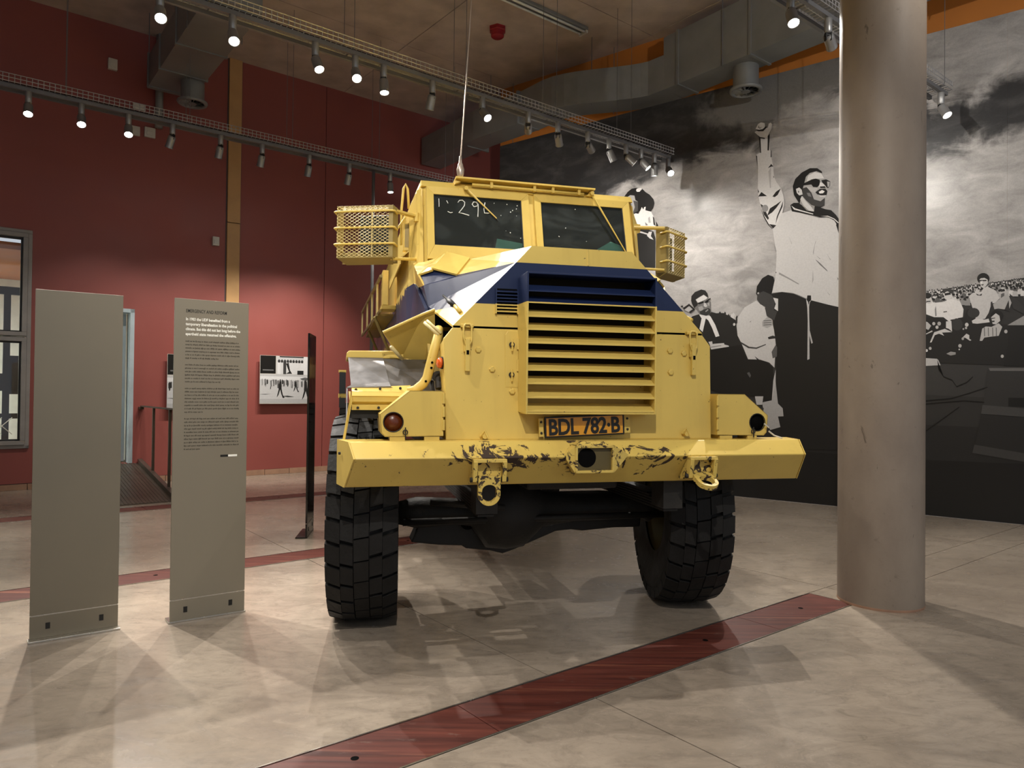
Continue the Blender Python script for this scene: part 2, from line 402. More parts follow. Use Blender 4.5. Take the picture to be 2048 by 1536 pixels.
# ---- mural wall, ochre, and the walls out of view
def wall_quad(name, p, q, th, z0, z1, mat, parent=None):
    d = (q - p).normalized(); nn = Vector((d.y, -d.x, 0)) * th; mb = MB()
    mb.hexa([p + Vector((0, 0, z0)), q + Vector((0, 0, z0)), q + nn + Vector((0, 0, z0)), p + nn + Vector((0, 0, z0)),
             p + Vector((0, 0, z1)), q + Vector((0, 0, z1)), q + nn + Vector((0, 0, z1)), p + nn + Vector((0, 0, z1))])
    o = mb.build(name, mat, parent); tag(o, kind='structure'); return o
wall_quad('wall_right', MW(-4.22, 0), MW(7.5, 0), -.25 if Vector((MD.y, -MD.x, 0)).dot(MN) > 0 else .25, 0, ZC, M['orange_wall'])
def hwall(name, a0, a1, n0, n1, z0, z1, mat):
    mb = MB(); hbox(mb, a0, a1, n0, n1, z0, z1); o = mb.build(name, mat); tag(o, kind='structure'); return o
hwall('wall_far', 12.0, 12.2, 6.5, NRED, 0, ZC, M['darkwall'])
hwall('wall_left', -6.2, -6, -6, NRED, 0, ZC, M['plainwall'])
# ---- window in the red wall: two stacked frames, and the lit room behind it
wz = (.62, 2.10, 3.52)
def window(num, z0, z1):
    mb = MB(); a0, a1 = WIN[0], WIN[1]
    f = .055
    fr = [(a0, a1, z0, z0 + f), (a0, a1, z1 - f, z1), (a0, a0 + f, z0 + f, z1 - f), (a1 - f, a1, z0 + f, z1 - f)]
    for q in fr: hbox(mb, q[0], q[1], NRED - .05, NRED + .16, q[2], q[3])
    o = mb.build('window_%d' % num, M['greyframe'], bevel=.004); tag(o, kind='structure')
    mb = MB()
    for q in [(a0 + f, a1 - f, z0 + f, z0 + f + .02), (a0 + f, a1 - f, z1 - f - .02, z1 - f), (a1 - f - .022, a1 - f, z0 + f, z1 - f), (a0 + f, a0 + f + .022, z0 + f, z1 - f)]:
        hbox(mb, q[0], q[1], NRED + .03, NRED + .1, q[2], q[3])
    mb.build('gasket', M['darkframe'], o)
    mb = MB(); hbox(mb, a0 + f, a1 - f, NRED + .06, NRED + .068, z0 + f, z1 - f); mb.build('pane', M['pane'], o)
    return o
w1 = window(1, wz[1] + .01, wz[2]); w2 = window(2, wz[0], wz[1] - .01)
mb = MB()
for q in [(WIN[0] - .05, WIN[1] + .05, WIN[3], WIN[3] + .05), (WIN[1], WIN[1] + .05, WIN[2] - .05, WIN[3]), (WIN[0] - .05, WIN[1] + .05, WIN[2] - .05, WIN[2])]:
    hbox(mb, q[0], q[1], NRED - .03, NRED + .02, q[2], q[3])
tag(mb.build('trim_6', M['greyframe'], bevel=.008), kind='structure')
# room behind
hwall('wall_beyond', -3.5, 5.0, 15.4, 15.6, 0, 3.32, M['whitewall'])
hwall('wall_beyond_left', -3.7, -3.5, NRED + .22, 15.6, 0, 3.32, M['whitewall'])
hwall('wall_beyond_right', 3.4, 3.6, NRED + .22, 15.4, 0, 3.32, M['whitewall'])
cb = hwall('ceiling_beyond', -3.7, 5.2, NRED + .22, 15.6, 3.32, 3.42, M['timber'])
mb = MB()
for z0, z1 in ((2.85, 2.97), (2.14, 2.2), (1.35, 1.62), (.92, 1.0)): hbox(mb, -3.4, 1.25, 13.5, 13.56, z0, z1)
for a in (-2.9, -1.9, -.95, .02, .62): hbox(mb, a, a + .09, 13.49, 13.57, 0, 2.97)
for a in (.62,): hbox(mb, a, a + .3, 13.5, 13.56, 1.3, 1.9)
part = mb.build('glazed_screen', M['darkframe']); tag(part, 'black framed glazed screen seen through the window in the red wall', 'partition')
mb = MB()
for i in range(14):
    for sgn in (0, 1):
        a0_ = -1.2 + i * .13; mb.tube([hp(a0_, 13.44, .68 + sgn * .26), hp(a0_ + .26, 13.44, .94 - sgn * .26)], .006, 4)
mb.build('lattice', M['whiteplastic'], part)
mb = MB(); hbox(mb, .34, .46, 12.9, 13.02, 2.98, 3.10); o = mb.build('wall_speaker', M['black'], bevel=.01); tag(o, 'small black speaker box in the lit room behind the window', 'speaker')
o.location = (0, 0, 0)
mb = MB(); hbox(mb, .39, .41, 12.95, 12.97, 3.10, 3.32); mb.build('drop_rod', M['black'], o)
lr = MB(); hbox(lr, -3.3, -1.5, 13.2, 14.8, 3.28, 3.315); o = lr.build('ceiling_light_panel', M['roomlight']); tag(o, 'lit ceiling panel in the white room behind the window', 'light')
ld = bpy.data.lights.new('room_light', 'AREA'); ld.shape = 'RECTANGLE'; ld.size = 1.7; ld.size_y = 1.5; ld.energy = 300; ld.color = (.93, 1, .93)
lo = bpy.data.objects.new('room_light', ld); COL.objects.link(lo); lo.parent = o; lo.location = hp(-2.4, 14.0, 3.24)
# ---- doorway
mb = MB(); hbox(mb, 1.16, 2.13, NRED + .22, 15.4, .0, .30); o = mb.build('door_1', M['ramp']); tag(o, kind='structure')      # raised threshold
mb = MB(); hbox(mb, 2.075, 2.13, NRED - .01, NRED + .22, .30, 2.59); hbox(mb, 1.16, 1.215, NRED - .01, NRED + .22, .30, 2.59); hbox(mb, 1.16, 2.13, NRED - .01, NRED + .22, 2.535, 2.59); mb.build('door_frame', M['pale'], o)
mb = MB(); hbox(mb, 1.99, 2.05, NRED + .18, NRED + 1.0, .32, 2.53); d = mb.build('door_leaf', M['pale'], o)
mb = MB(); mb.tube([hp(1.985, NRED + .8, 1.3), hp(1.94, NRED + .8, 1.3), hp(1.94, NRED + .68, 1.3)], .01, 8); mb.build('door_handle', M['steel'], d)

# ================================================================== CONCRETE COLUMN
c = Vector((2.54, 4.89, 0)); root = empty('concrete_column', c)
tag(root, 'round bare concrete column standing at the end of the red floor strip', 'column')
mb = MB(); mb.lathe([(.268, 0), (.268, 3.0), (.268, ZC)], n=64); mb.build('shaft', M['column'], root, smooth=True, auto=50)
mb = MB(); mb.lathe([(.2695, 0), (.2695, .010), (.2685, .016)], n=64, cap=False); mb.build('base_joint', M['tile'], root)

# ================================================================== ARMOURED VEHICLE
# local frame: x across (image right), y to the rear, z up; origin under the front axle
VEH = empty('armoured_vehicle', (.223, 4.754, 0), math.radians(13.5))
tag(VEH, 'large yellow armoured police truck with a dark blue stripe standing on the concrete floor', 'truck')
def P(u, v, z): return Vector((u, -v, z))
def mir(pts): return [Vector((-p[0], p[1], p[2])) for p in pts]
def hexbolt(mb, p, r=.014, h=.012, d=(0, -1, 0)): mb.lathe([(r, 0), (r, h * .8), (r * .75, h)], p, d, 6)
def quadstrip(mb, a, b):
    a = [Vector(q) for q in a]; b = [Vector(q) for q in b]
    for i in range(len(a) - 1): mb.add([a[i], a[i + 1], b[i + 1], b[i]], [(0, 1, 2, 3)])

# ---- hull (shell, seen from outside; the cab inside is dark)
sec = [(.80, 2.90), (.872, 2.72), (.872, 1.72), (.60, 1.15), (.28, .80)]
ring = lambda v: [P(u, v, z) for u, z in sec] + [P(-u, v, z) for u, z in sec[::-1]]
mb = MB(); A_, B_ = ring(-.52), ring(-5.6)
n = len(A_)
for i in range(n):
    j = (i + 1) % n; mb.add([A_[i], A_[j], B_[j], B_[i]], [(0, 1, 2, 3)])
mb.poly(B_)
# front bulkhead below the windscreen and the lower nose
mb.poly([P(-.872, -.52, 1.72), P(.872, -.52, 1.72), P(.872, -.52, 2.30), P(-.872, -.52, 2.30)])
mb.poly([P(-.872, -.52, 1.72), P(.872, -.52, 1.72), P(.60, -.52, 1.15), P(.28, -.52, .80), P(-.28, -.52, .80), P(-.60, -.52, 1.15)])
for s in (1, -1):
    # shoulders between the hull sides and the windscreen
    q = [P(s * .872, -.52, 2.30), P(s * .872, -.52, 2.72), P(s * .80, -.52, 2.90), P(s * .80, -.49, 2.87), P(s * .79, -.44, 2.83), P(s * .79, -.30, 2.28)]
    mb.poly(q if s > 0 else q[::-1])
    mb.add([P(s * .872, -.52, 2.30), P(s * .79, -.30, 2.28), P(s * .79, -.30, 2.05), P(s * .872, -.52, 1.72), ], [(0, 1, 2, 3)])
hull = mb.build('hull', M['side'], VEH)
# front roof beam
mb = MB(); mb.prism([P(-.80, -.56, 2.90), P(-.80, -.47, 2.905), P(-.80, -.425, 2.853), P(-.80, -.56, 2.84)], (1.60, 0, 0)); mb.build('roof_beam', M['yellow'], VEH, bevel=.006)
# ---- dark cab interior, dashboard, wheel, seats
mb = MB(); mb.box(-.78, .78, .5, 2.6, 1.8, 1.84); mb.box(-.78, .78, 2.58, 2.6, 1.8, 2.84); mb.box(-.80, -.78, .5, 2.6, 1.8, 2.84); mb.box(.78, .80, .5, 2.6, 1.8, 2.84); mb.box(-.78, .78, .5, 2.6, 2.82, 2.84)
cab = mb.build('cab_interior', M['cabshade'], VEH)
mb = MB(); mb.box(-.74, .74, .40, .62, 2.24, 2.36); mb.build('dashboard', M['cabshade'], cab, bevel=.02)
mb = MB(); mb.prism([P(-.28, -.37, 2.40), P(-.02, -.37, 2.36), P(-.02, -.37, 2.47), P(-.26, -.37, 2.50)], (0, .01, 0)); mb.build('mint_board', M['mint'], cab)
mb = MB(); mb.prism([P(.46, -.37, 2.40), P(.70, -.37, 2.38), P(.70, -.37, 2.50), P(.60, -.37, 2.53), P(.50, -.37, 2.47)], (0, .01, 0)); mb.build('mint_board', M['mint'], cab)
mb = MB(); mb.tube([Vector((.42 + .2 * math.cos(t), .78 + .09 * math.sin(t), 2.42 + .17 * math.sin(t))) for t in [2 * PI * i / 24 for i in range(24)]], .013, 8, closed=True)
mb.tube([(.42, .78, 2.42), (.42, .6, 2.25)], .025, 8); mb.tube([(.22, .78, 2.42), (.62, .78, 2.42)], .012, 6); mb.build('steering_wheel', M['black'], cab, smooth=True)
for u in (-.42, .42):
    mb = MB(); mb.box(u - .25, u + .25, 1.1, 1.6, 1.95, 2.1); mb.box(u - .25, u + .25, 1.5, 1.62, 2.1, 2.68); mb.build('seat', M['black'], cab, bevel=.04)

# ---- bonnet: faceted lid, flat front, 45 degree shoulders
F0, F1, F2 = P(-.743, .755, 1.763), P(-.391, .745, 2.127), P(-.30, .738, 2.225)
L1, L2 = P(-.812, .20, 1.928), P(-.830, -.30, 2.143)
T1, T2 = P(-.524, .02, 2.268), P(-.62, -.36, 2.36)
G1, G2, S6_ = P(-.646, .25, 2.117), P(-.70, -.33, 2.26), P(-.831, .08, 2.074)
mb = MB()
m_ = lambda p: Vector((-p.x, p.y, p.z))
mb.add([F0, F1, m_(F1), m_(F0)], [(0, 1, 2, 3)]); mb.add([F1, F2, m_(F2), m_(F1)], [(0, 1, 2, 3)])
for f in (lambda p: p, m_):
    mb.add([f(F0), f(F1), f(L1)], [(0, 1, 2)]); mb.add([f(F1), f(G1), f(S6_), f(L1)], [(0, 1, 2), (0, 2, 3)]); mb.add([f(F1), f(F2), f(T1), f(G1)], [(0, 1, 2), (0, 2, 3)])
    mb.add([f(L1), f(S6_), f(L2)], [(0, 1, 2)]); mb.add([f(S6_), f(G1), f(T1), f(T2), f(G2), f(L2)], [(0, 1, 2), (0, 2, 3), (0, 3, 4), (0, 4, 5)])
    mb.add([f(F0), f(L1), f(L1) + Vector((0, 0, -.012)), f(F0) + Vector((0, 0, -.012))], [(0, 1, 2, 3)])
    mb.add([f(L1), f(L2), f(L2) + Vector((0, 0, -.25)), f(L1) + Vector((0, 0, -.012))], [(0, 1, 2, 3)])
mb.add([F2, T1, m_(T1), m_(F2)], [(0, 1, 2, 3)]); mb.add([T1, T2, m_(T2), m_(T1)], [(0, 1, 2, 3)])
hood = mb.build('bonnet', M['band'], VEH)
mb = MB(); mb.tube([P(.03, .748, 2.128), P(.03, .738, 2.224)], .004, 6); mb.build('weld_seam', M['yellow'], hood)
for s in (-1, 1):                                                   # bonnet hold-down rods on the shoulders
    q = lambda u, v, z, o=.016: P(s * (u + .685 * o), v + .285 * o, z + .67 * o)
    mb = MB(); mb.tube([q(.726, .30, 1.975), q(.715, .42, 1.936), q(.71, .47, 1.918), q(.698, .56, 1.89)], [.006, .007, .017, .010], 8); rod = mb.build('hold_down_rod', M['black'], hood, smooth=True)
    mb = MB(); mb.tube([q(.699, .55, 1.892, .01), q(.692, .70, 1.84, .01)], [.009, .013], 8); mb.build('rod_socket', M['yellow'], rod, smooth=True)
# side plate between bonnet and hull, blue, below the shoulder
for s in (-1, 1):
    mb = MB(); mb.prism([P(s * .835, -.28, 2.14), P(s * .815, .20, 1.915), P(s * .80, .30, 1.60), P(s * .86, -.52, 1.60), P(s * .868, -.52, 2.14)], (s * .02, 0, 0)); mb.build('bonnet_side', M['side'], VEH)
# ---- air scoops on the shoulders
for s in (-1, 1):
    g = lambda u, v, z: P(-s * u, v, z)
    S1, S2, S3, S4, S5, S6 = g(-.658, -.10, 2.321), g(-.524, .02, 2.268), g(-.646, .25, 2.117), g(-.779, .10, 2.175), g(-.861, 0, 2.155), g(-.831, .08, 2.074)
    B5, B1 = g(-.85, -.42, 2.30), g(-.66, -.36, 2.37)
    mb = MB(); mb.add([S5, S4, S1, B1, B5], [(0, 1, 2, 3, 4)]); mb.add([S4, S3, S2, S1], [(0, 1, 2, 3)])
    mb.add([S5, B5, g(-.84, -.42, 2.12), S6], [(0, 1, 2, 3)]); mb.add([S1, S2, g(-.55, -.36, 2.35), B1], [(0, 1, 2, 3)])
    sc = mb.build('air_scoop', M['yellow'], VEH); md_ = sc.modifiers.new('t', 'SOLIDIFY'); md_.thickness = .012; md_.offset = -1
    back = Vector((0, .025, .0)); mb = MB(); mb.poly([S5 + back, S4 + back, S3 + back * .2, S6 + back * .2]); mb.build('scoop_opening', M['blue'], sc)

# ---- lower front armour plate
mb = MB()
oc = [P(-.781, .80, 1.145), P(-.794, .757, 1.69), P(-.745, .755, 1.752), P(.745, .755, 1.752), P(.794, .757, 1.69), P(.781, .80, 1.145)]
mb.prism(oc, (0, .03, 0)); 
for s in (-1, 1): mb.prism([P(s * .781, .79, 1.145), P(s * .794, .75, 1.69), P(s * .794, .30, 1.62), P(s * .781, .30, 1.145)], (-s * .015, 0, 0))
fp = mb.build('front_plate', M['yellow'], VEH, bevel=.005)
mb = MB(); mb.box(-.74, .74, -.745, -.70, 1.75, 1.766); mb.build('bonnet_gap', M['void'], fp)
for u, z in ((-.605, 1.633), (-.528, 1.528), (-.417, 1.408), (.531, 1.655), (.620, 1.642), (.532, 1.529)):
    mb = MB(); hexbolt(mb, P(u, .757 + (1.69 - z) * .078, z), .017, .014); mb.build('bolt', M['yellow'], fp)
for s in (-1, 1):                                                   # over-centre toggle latches
    u = s * .668; mb = MB()
    yv = -.775
    loop = [(u - .022, yv - .015, 1.70), (u - .022, yv - .015, 1.755), (u - .012, yv - .012, 1.77), (u + .012, yv - .012, 1.77), (u + .022, yv - .015, 1.755), (u + .022, yv - .015, 1.68), (u + .012, yv - .018, 1.66), (u - .012, yv - .018, 1.66)]
    mb.tube(loop, .0055, 8, closed=True); la = mb.build('latch_loop', M['yellow'], fp, smooth=True)
    mb = MB(); mb.box(u - .013, u + .013, yv - .026, yv - .004, 1.515, 1.69); mb.box(u - .018, u + .018, yv - .014, yv + .01, 1.62, 1.70); mb.build('latch_lever', M['yellow'], fp, bevel=.003)
    mb = MB(); mb.box(u - .007, u + .007, yv - .028, yv - .025, 1.605, 1.628); mb.build('latch_slot', M['void'], fp)
    mb = MB(); mb.box(u - .035, u + .035, yv - .006, yv + .03, 1.752, 1.772); mb.build('latch_hook', M['yellow'], fp, bevel=.004)
mb = MB(); mb.prism([P(-.455, .772, 1.43), P(-.455, .765, 1.72), P(-.44, .765, 1.742), P(-.378, .765, 1.742), P(-.378, .772, 1.43)], (0, -.008, 0)); hpz = mb.build('hinge_plate', M['yellow'], fp, bevel=.003)
for z in (1.665, 1.50):
    mb = MB(); mb.lathe([(.016, 0), (.016, .004)], P(-.42, .782, z), (0, -1, 0), 14); mb.build('wing_nut_washer', M['under'], hpz)
    mb = MB(); mb.tube([P(-.42, .79, z + .03), P(-.42, .795, z - .035)], .005, 6); mb.box(-.426, -.414, -.80, -.782, z - .006, z + .006); mb.build('wing_nut', M['yellow'], hpz)
for z0, z1 in ((1.64, 1.70), (1.52, 1.585)):
    mb = MB(); mb.tube([P(-.385, .782, z0), P(-.385, .782, z1)], .006, 8); mb.build('hinge_pin', M['yellow'], hpz)
for u, z in ((-.574, 1.165), (.611, 1.175)):
    mb = MB(); mb.tube([P(u - .02, .81, z), P(u, .825, z + .03), P(u + .015, .83, z - .005)], .007, 6); mb.tube([P(u, .79, z), P(u, .83, z)], .014, 8); mb.build('locking_pin', M['bumper'], fp)
# small louvred vent beside the grille
mb = MB()
for i in range(7):
    z = 1.962 - i * .0182
    mb.prism([P(-.505, .75, z + .006), P(-.505, .775, z - .004), P(-.505, .775, z - .009), P(-.505, .75, z)], (.116, 0, 0))
mb.box(-.512, -.505, -.775, -.75, 1.835, 1.975); mb.box(-.389, -.384, -.775, -.75, 1.835, 1.975)
ve = mb.build('side_vent', M['band'], VEH); mb = MB(); mb.box(-.507, -.387, -.758, -.75, 1.835, 1.975); mb.build('vent_opening', M['void'], ve)

# ---- radiator grille: box with ten louvres
GV0, GV1, GZ0, GZ1, GU = .765, .925, 1.288, 2.048, .374
mb = MB(); t_ = .010
mb.box(-GU, -GU + t_, -GV1, -GV0, GZ0, GZ1); mb.box(GU - t_, GU, -GV1, -GV0, GZ0, GZ1)
mb.box(-GU + t_, GU - t_, -GV1, -GV0, GZ1 - t_, GZ1); mb.box(-GU + t_, GU - t_, -GV1, -GV0, GZ0, GZ0 + t_)
mb.prism([P(-GU - .010, .765, GZ0 + .01), P(-GU - .010, .765, GZ1 - .015), P(-GU, GV1 - .004, GZ1), P(-GU, GV1 - .004, GZ0)], (.004, .006, 0))
gr = mb.build('grille', M['band'], VEH, bevel=.002)
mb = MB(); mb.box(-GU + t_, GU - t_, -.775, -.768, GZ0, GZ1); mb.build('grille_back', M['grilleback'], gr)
lips = [1.943, 1.881, 1.807, 1.737, 1.665, 1.592, 1.52, 1.448, 1.373, 1.300]
for i, z in enumerate(lips):
    mb = MB(); h = .046
    mb.prism([P(-GU + t_, GV1 - .003, z), P(-GU + t_, GV1 - .003, z + .006), P(-GU + t_, GV1 - .075, z + h), P(-GU + t_, GV1 - .082, z + h - .004)], (2 * GU - 2 * t_, 0, 0))
    mb.build('louvre', M['band'], gr)
# ---- number plate
npl = empty('number_plate', P(-.016, .845, 1.2235), 0, VEH); npl.rotation_euler = (0, -.042, 0)
mb = MB(); mb.box(-.232, .232, -.004, .004, -.058, .058); mb.build('plate_rim', M['plateblack'], npl, bevel=.003)
mb = MB(); mb.box(-.222, .222, -.0055, -.003, -.049, .049); mb.build('plate_face', M['platey'], npl)
me = text_mesh('BDL 782·B', .122, M['plateblack'], .0034, .0008, .95, .815)
me.transform(Matrix.Translation((-.213, -.0068, -.042)) @ Matrix.Rotation(PI / 2, 4, 'X')); inst('lettering', me, npl)
mb = MB(); mb.box(-.262, -.236, .004, .012, -.05, .05); mb.build('plate_bracket', M['yellow'], npl); mb = MB(); mb.box(.236, .27, .004, .012, -.05, .05); mb.build('plate_bracket', M['yellow'], npl)
for u in (-.249, .253):
    for z in (-.03, .03): mb = MB(); hexbolt(mb, (u, .004, z), .007, .006); mb.build('plate_bolt', M['under'], npl)

# ---- bumper
prof = lambda s: [P(s * 1.34, .70, 1.146), P(s * 1.285, .909, 1.146), P(s * 1.259, 1.004, 1.067), P(s * 1.303, .862, .911), P(s * 1.34, .70, .911)]
mb = MB(); a_, b_ = prof(-1), prof(1)
mb.add(a_ + b_, [(0, 1, 2, 3, 4), (9, 8, 7, 6, 5)] + [(i, (i + 1) % 5, 5 + (i + 1) % 5, 5 + i) for i in range(5)])
bu = mb.build('bumper', M['bumper'], VEH, bevel=.006)
for s in (-1, 1):
    mb = MB(); mb.prism([p + Vector((s * .0, -.002, 0)) for p in prof(s)], (s * .006, 0, 0)); mb.build('bumper_end', M['yellow'], bu)
    mb = MB(); hexbolt(mb, P(s * 1.328, .80, 1.08), .008, .01, (s, -.3, 0)); mb.build('end_bolt', M['under'], bu)
# towing socket in the middle
mb = MB(); u0_, u1_, z0_, z1_ = -.132, .088, .982, 1.128; k_ = .014
mb.box(u0_, u1_, -1.035, -.90, z0_, z0_ + k_); mb.box(u0_, u1_, -1.035, -.90, z1_ - k_, z1_); mb.box(u0_, u0_ + k_, -1.035, -.90, z0_, z1_); mb.box(u1_ - k_, u1_, -1.035, -.90, z0_, z1_)
mb.prism([P(u0_, 1.03, z1_), P(u0_, 1.03, z0_), P(-.185, .995, 1.075)], (0, .06, 0)); mb.prism([P(u1_, 1.03, z1_), P(u1_, 1.03, z0_), P(.185, .995, 1.075)], (0, .06, 0))
mb.prism([P(u0_ + .01, 1.02, z1_ - .002), P(u0_ + .05, 1.0, z1_ + .02), P(u1_ - .03, 1.0, z1_ + .02), P(u1_, 1.02, z1_ - .002)], (0, .12, 0))
ts = mb.build('tow_socket', M['worn'], bu, bevel=.003)
mb = MB(); mb.box(u0_ + k_, u1_ - k_, -1.012, -1.006, z0_ + k_, z1_ - k_); mb.build('socket_back', M['rim'], ts)
mb = MB(); mb.lathe([(.051, 0), (.051, .002)], P(-.062, 1.012, 1.062), (0, -1, 0), 28); mb.build('socket_hole', M['void'], ts)
# shackle brackets
def bracket(u0, u1, name_rot):
    mb = MB(); uc = (u0 + u1) / 2
    mb.prism([P(u0, 1.0, 1.06), P(u0, 1.04, 1.05), P(u0, 1.02, .945), P(u0, .88, .92)], (.022, 0, 0)); mb.prism([P(u1 - .022, 1.0, 1.06), P(u1 - .022, 1.04, 1.05), P(u1 - .022, 1.02, .945), P(u1 - .022, .88, .92)], (.022, 0, 0))
    mb.box(u0, u1, -1.035, -.99, 1.044, 1.062); mb.box(u0 + .02, u1 - .02, -.985, -.95, .95, 1.045)
    br = mb.build('tow_bracket', M['worn'], bu, bevel=.003)
    mb = MB(); mb.tube([P(u0 - .012, 1.0, .955), P(u1 + .012, 1.0, .955)], .013, 10); mb.build('shackle_pin', M['under'], br, smooth=True)
    R_ = Matrix.Translation(P(uc, 1.0, .955)) @ Matrix.Rotation(name_rot, 4, 'X')
    ol = []; il = []
    for i in range(20):
        t = PI + PI * i / 19
        ol.append((.058 * math.cos(t), 0, -.075 + .058 * math.sin(t))); il.append((.038 * math.cos(t), 0, -.072 + .040 * math.sin(t)))
    ol += [(.058, 0, .02), (-.058, 0, .02)]
    il = il + [(.038 * math.cos(t), 0, -.055 + .030 * math.sin(t)) for t in [PI * i / 9 for i in range(10)]]
    mb = MB(); mb.plate([R_ @ (Vector(p) + Vector((0, -.014, 0))) for p in ol], [[R_ @ (Vector(p) + Vector((0, -.014, 0))) for p in il]], R_.to_3x3() @ Vector((0, .028, 0)))
    mb.build('tow_eye', M['worn'], br, bevel=.004)
bracket(-.672, -.498, 0.02); bracket(.528, .692, -1.15)
# feet between bumper and lamp boxes
for u0_, u1_ in ((-1.08, -1.0), (-.90, -.82), (.82, .9), (1.0, 1.06)):
    mb = MB(); mb.box(u0_, u1_, -.83, -.72, 1.14, 1.165); mb.build('bumper_spacer', M['yellow'], bu)

# ---- lamp boxes beside the front plate
for s in (-1, 1):
    o_ = [P(s * .802, .832, 1.168), P(s * 1.105, .832, 1.165), P(s * 1.124, .832, 1.183), P(s * 1.132, .832, 1.283), P(s * .978, .832, 1.407), P(s * .802, .832, 1.407)]
    hole = [P(s * 1.062 + .051 * math.cos(t), .832, 1.242 + .051 * math.sin(t)) for t in [2 * PI * i / 28 for i in range(28)]]
    mb = MB(); mb.plate(o_, [hole], (0, .008, 0))
    for i in range(len(o_)):
        p, q = o_[i], o_[(i + 1) % len(o_)]; mb.hexa([p, q, q + Vector((0, .30, 0)), p + Vector((0, .30, 0))] + [x + (P(s * .97, .832, 1.28) - P(0, 0, 0) - x + Vector((0, x.y + .832, 0))) * .03 for x in (p, q, q + Vector((0, .30, 0)), p + Vector((0, .30, 0)))])
    lb = mb.build('lamp_box', M['yellow'], VEH)
    mb = MB(); mb.lathe([(.056, 0), (.058, .03), (.03, .05)], P(s * 1.062, .818, 1.242), (0, 1, 0), 28); 
    le = mb.build('lamp_lens', M['amber'] if s < 0 else M['void'], lb, smooth=True)
    mb = MB(); mb.tube(hole, .003, 6, closed=True); mb.build('lens_rim', M['under'], lb)
    mb = MB(); u = s * (1.0 if s < 0 else 1.03); mb.tube([P(u, .845, 1.215), P(u, .846, 1.155)], .0035, 6); mb.tube([P(u - .012 * math.cos(t), .842, 1.19 + .012 * math.sin(t)) for t in [2 * PI * i / 12 for i in range(12)]], .003, 6, closed=True); mb.build('box_pin', M['under'], lb)
    mb = MB()
    for z in (1.20, 1.27, 1.34): mb.tube([P(s * .80, .838, z), P(s * .80, .838, z + .055)], .008, 8)
    mb.box(min(s * .80, s * .815), max(s * .80, s * .815), -.835, -.828, 1.17, 1.40); mb.build('box_hinge', M['yellow'], lb)
mb = MB(); mb.tube([P(1.09, .86, 1.235), P(1.12, .86, 1.212)], .004, 6); mb.tube([P(1.14, .83, 1.19), P(1.17, .84, 1.165), P(1.21, .86, 1.15)], .005, 6); mb.build('loose_wire', M['whiteplastic'], VEH)
# orange side repeater
mb = MB(); mb.lathe([(.028, 0), (.030, .012), (.022, .022)], P(-.80, .72, 1.56), (-1, -.2, 0), 16); rp = mb.build('side_repeater', M['orange'], VEH, smooth=True)
mb = MB(); mb.lathe([(.034, -.012), (.034, 0)], P(-.80, .72, 1.56), (-1, -.2, 0), 16); mb.build('repeater_base', M['black'], rp)

# ---- windscreens
WT, WB = (-.446, 2.849), (-.300, 2.31)
def ws(u, f, out=0.0):   # f 0 at top .. 1 at bottom
    v = WT[0] + (WB[0] - WT[0]) * f; z = WT[1] + (WB[1] - WT[1]) * f
    return P(u, v + out * .965, z + out * .26)
for s in (-1, 1):
    uo, ui = s * .764, s * .020
    ring_ = [(uo, 0), (ui, 0), (ui, 1), (uo, 1)]; gi = s * .712; gj = s * .074; hole_ = [(gi, .095), (gj, .095), (gj, .80), (gi, .80)]
    mb = MB()
    for i in range(4):
        j = (i + 1) % 4
        q = [ws(*ring_[i]), ws(*ring_[j]), ws(*hole_[j]), ws(*hole_[i])]
        mb.hexa(q + [ws(*ring_[i], .022), ws(*ring_[j], .022), ws(*hole_[j], .012), ws(*hole_[i], .012)])
    wf = mb.build('windscreen_frame', M['yellow'], VEH, bevel=.002)
    mb = MB(); mb.hexa([ws(u, f, -.012) for u, f in hole_] + [ws(u, f, -.002) for u, f in hole_]); mb.build('windscreen_glass', M['glass'], wf)
    mb = MB(); gk = .012
    for i in range(4):
        j = (i + 1) % 4; a0, a1 = ws(*hole_[i], .002), ws(*hole_[j], .002); mb.tube([a0, a1], .006, 6)
    mb.build('glass_gasket', M['rubberblack'], wf)
mb = MB(); mb.hexa([ws(-.02, 0, -.01), ws(.02, 0, -.01), ws(.02, 1, -.01), ws(-.02, 1, -.01), ws(-.02, 0, .004), ws(.02, 0, .004), ws(.02, 1, .004), ws(-.02, 1, .004)]); mb.build('centre_post', M['yellow'], VEH)
for s in (-1, 1):
    mb = MB(); mb.hexa([ws(s * .764, -.02, -.02), ws(s * .825, -.0, -.07), ws(s * .825, 1.1, -.10), ws(s * .764, 1.05, -.02), ws(s * .764, -.02, .006), ws(s * .825, 0, -.045), ws(s * .825, 1.1, -.075), ws(s * .764, 1.05, .006)]); mb.build('screen_pillar', M['yellow'], VEH, bevel=.004)
# wipers hang from the roof beam
for b_, tip in ((( -.488, .02), (-.268, .40)), ((.458, -.05), (.70, .78))):
    mb = MB(); p0 = ws(b_[0], b_[1], .05); p1 = ws(tip[0], tip[1], .03); q = p0.lerp(p1, .45)
    mb.tube([p0, q, p1], [.009, .006, .004], 6); wp = mb.build('wiper_arm', M['yellow'], VEH)
    mb = MB(); mb.tube([p0.lerp(p1, .42) + Vector((0, .012, 0)), p1 + (p1 - p0) * .05 + Vector((0, .012, 0))], .005, 6); mb.build('wiper_blade', M['rubberblack'], wp)
    mb = MB(); mb.lathe([(.014, -.02), (.014, .03)], p0, (0, -1, -.2), 12); mb.build('wiper_motor', M['yellow'], wp)
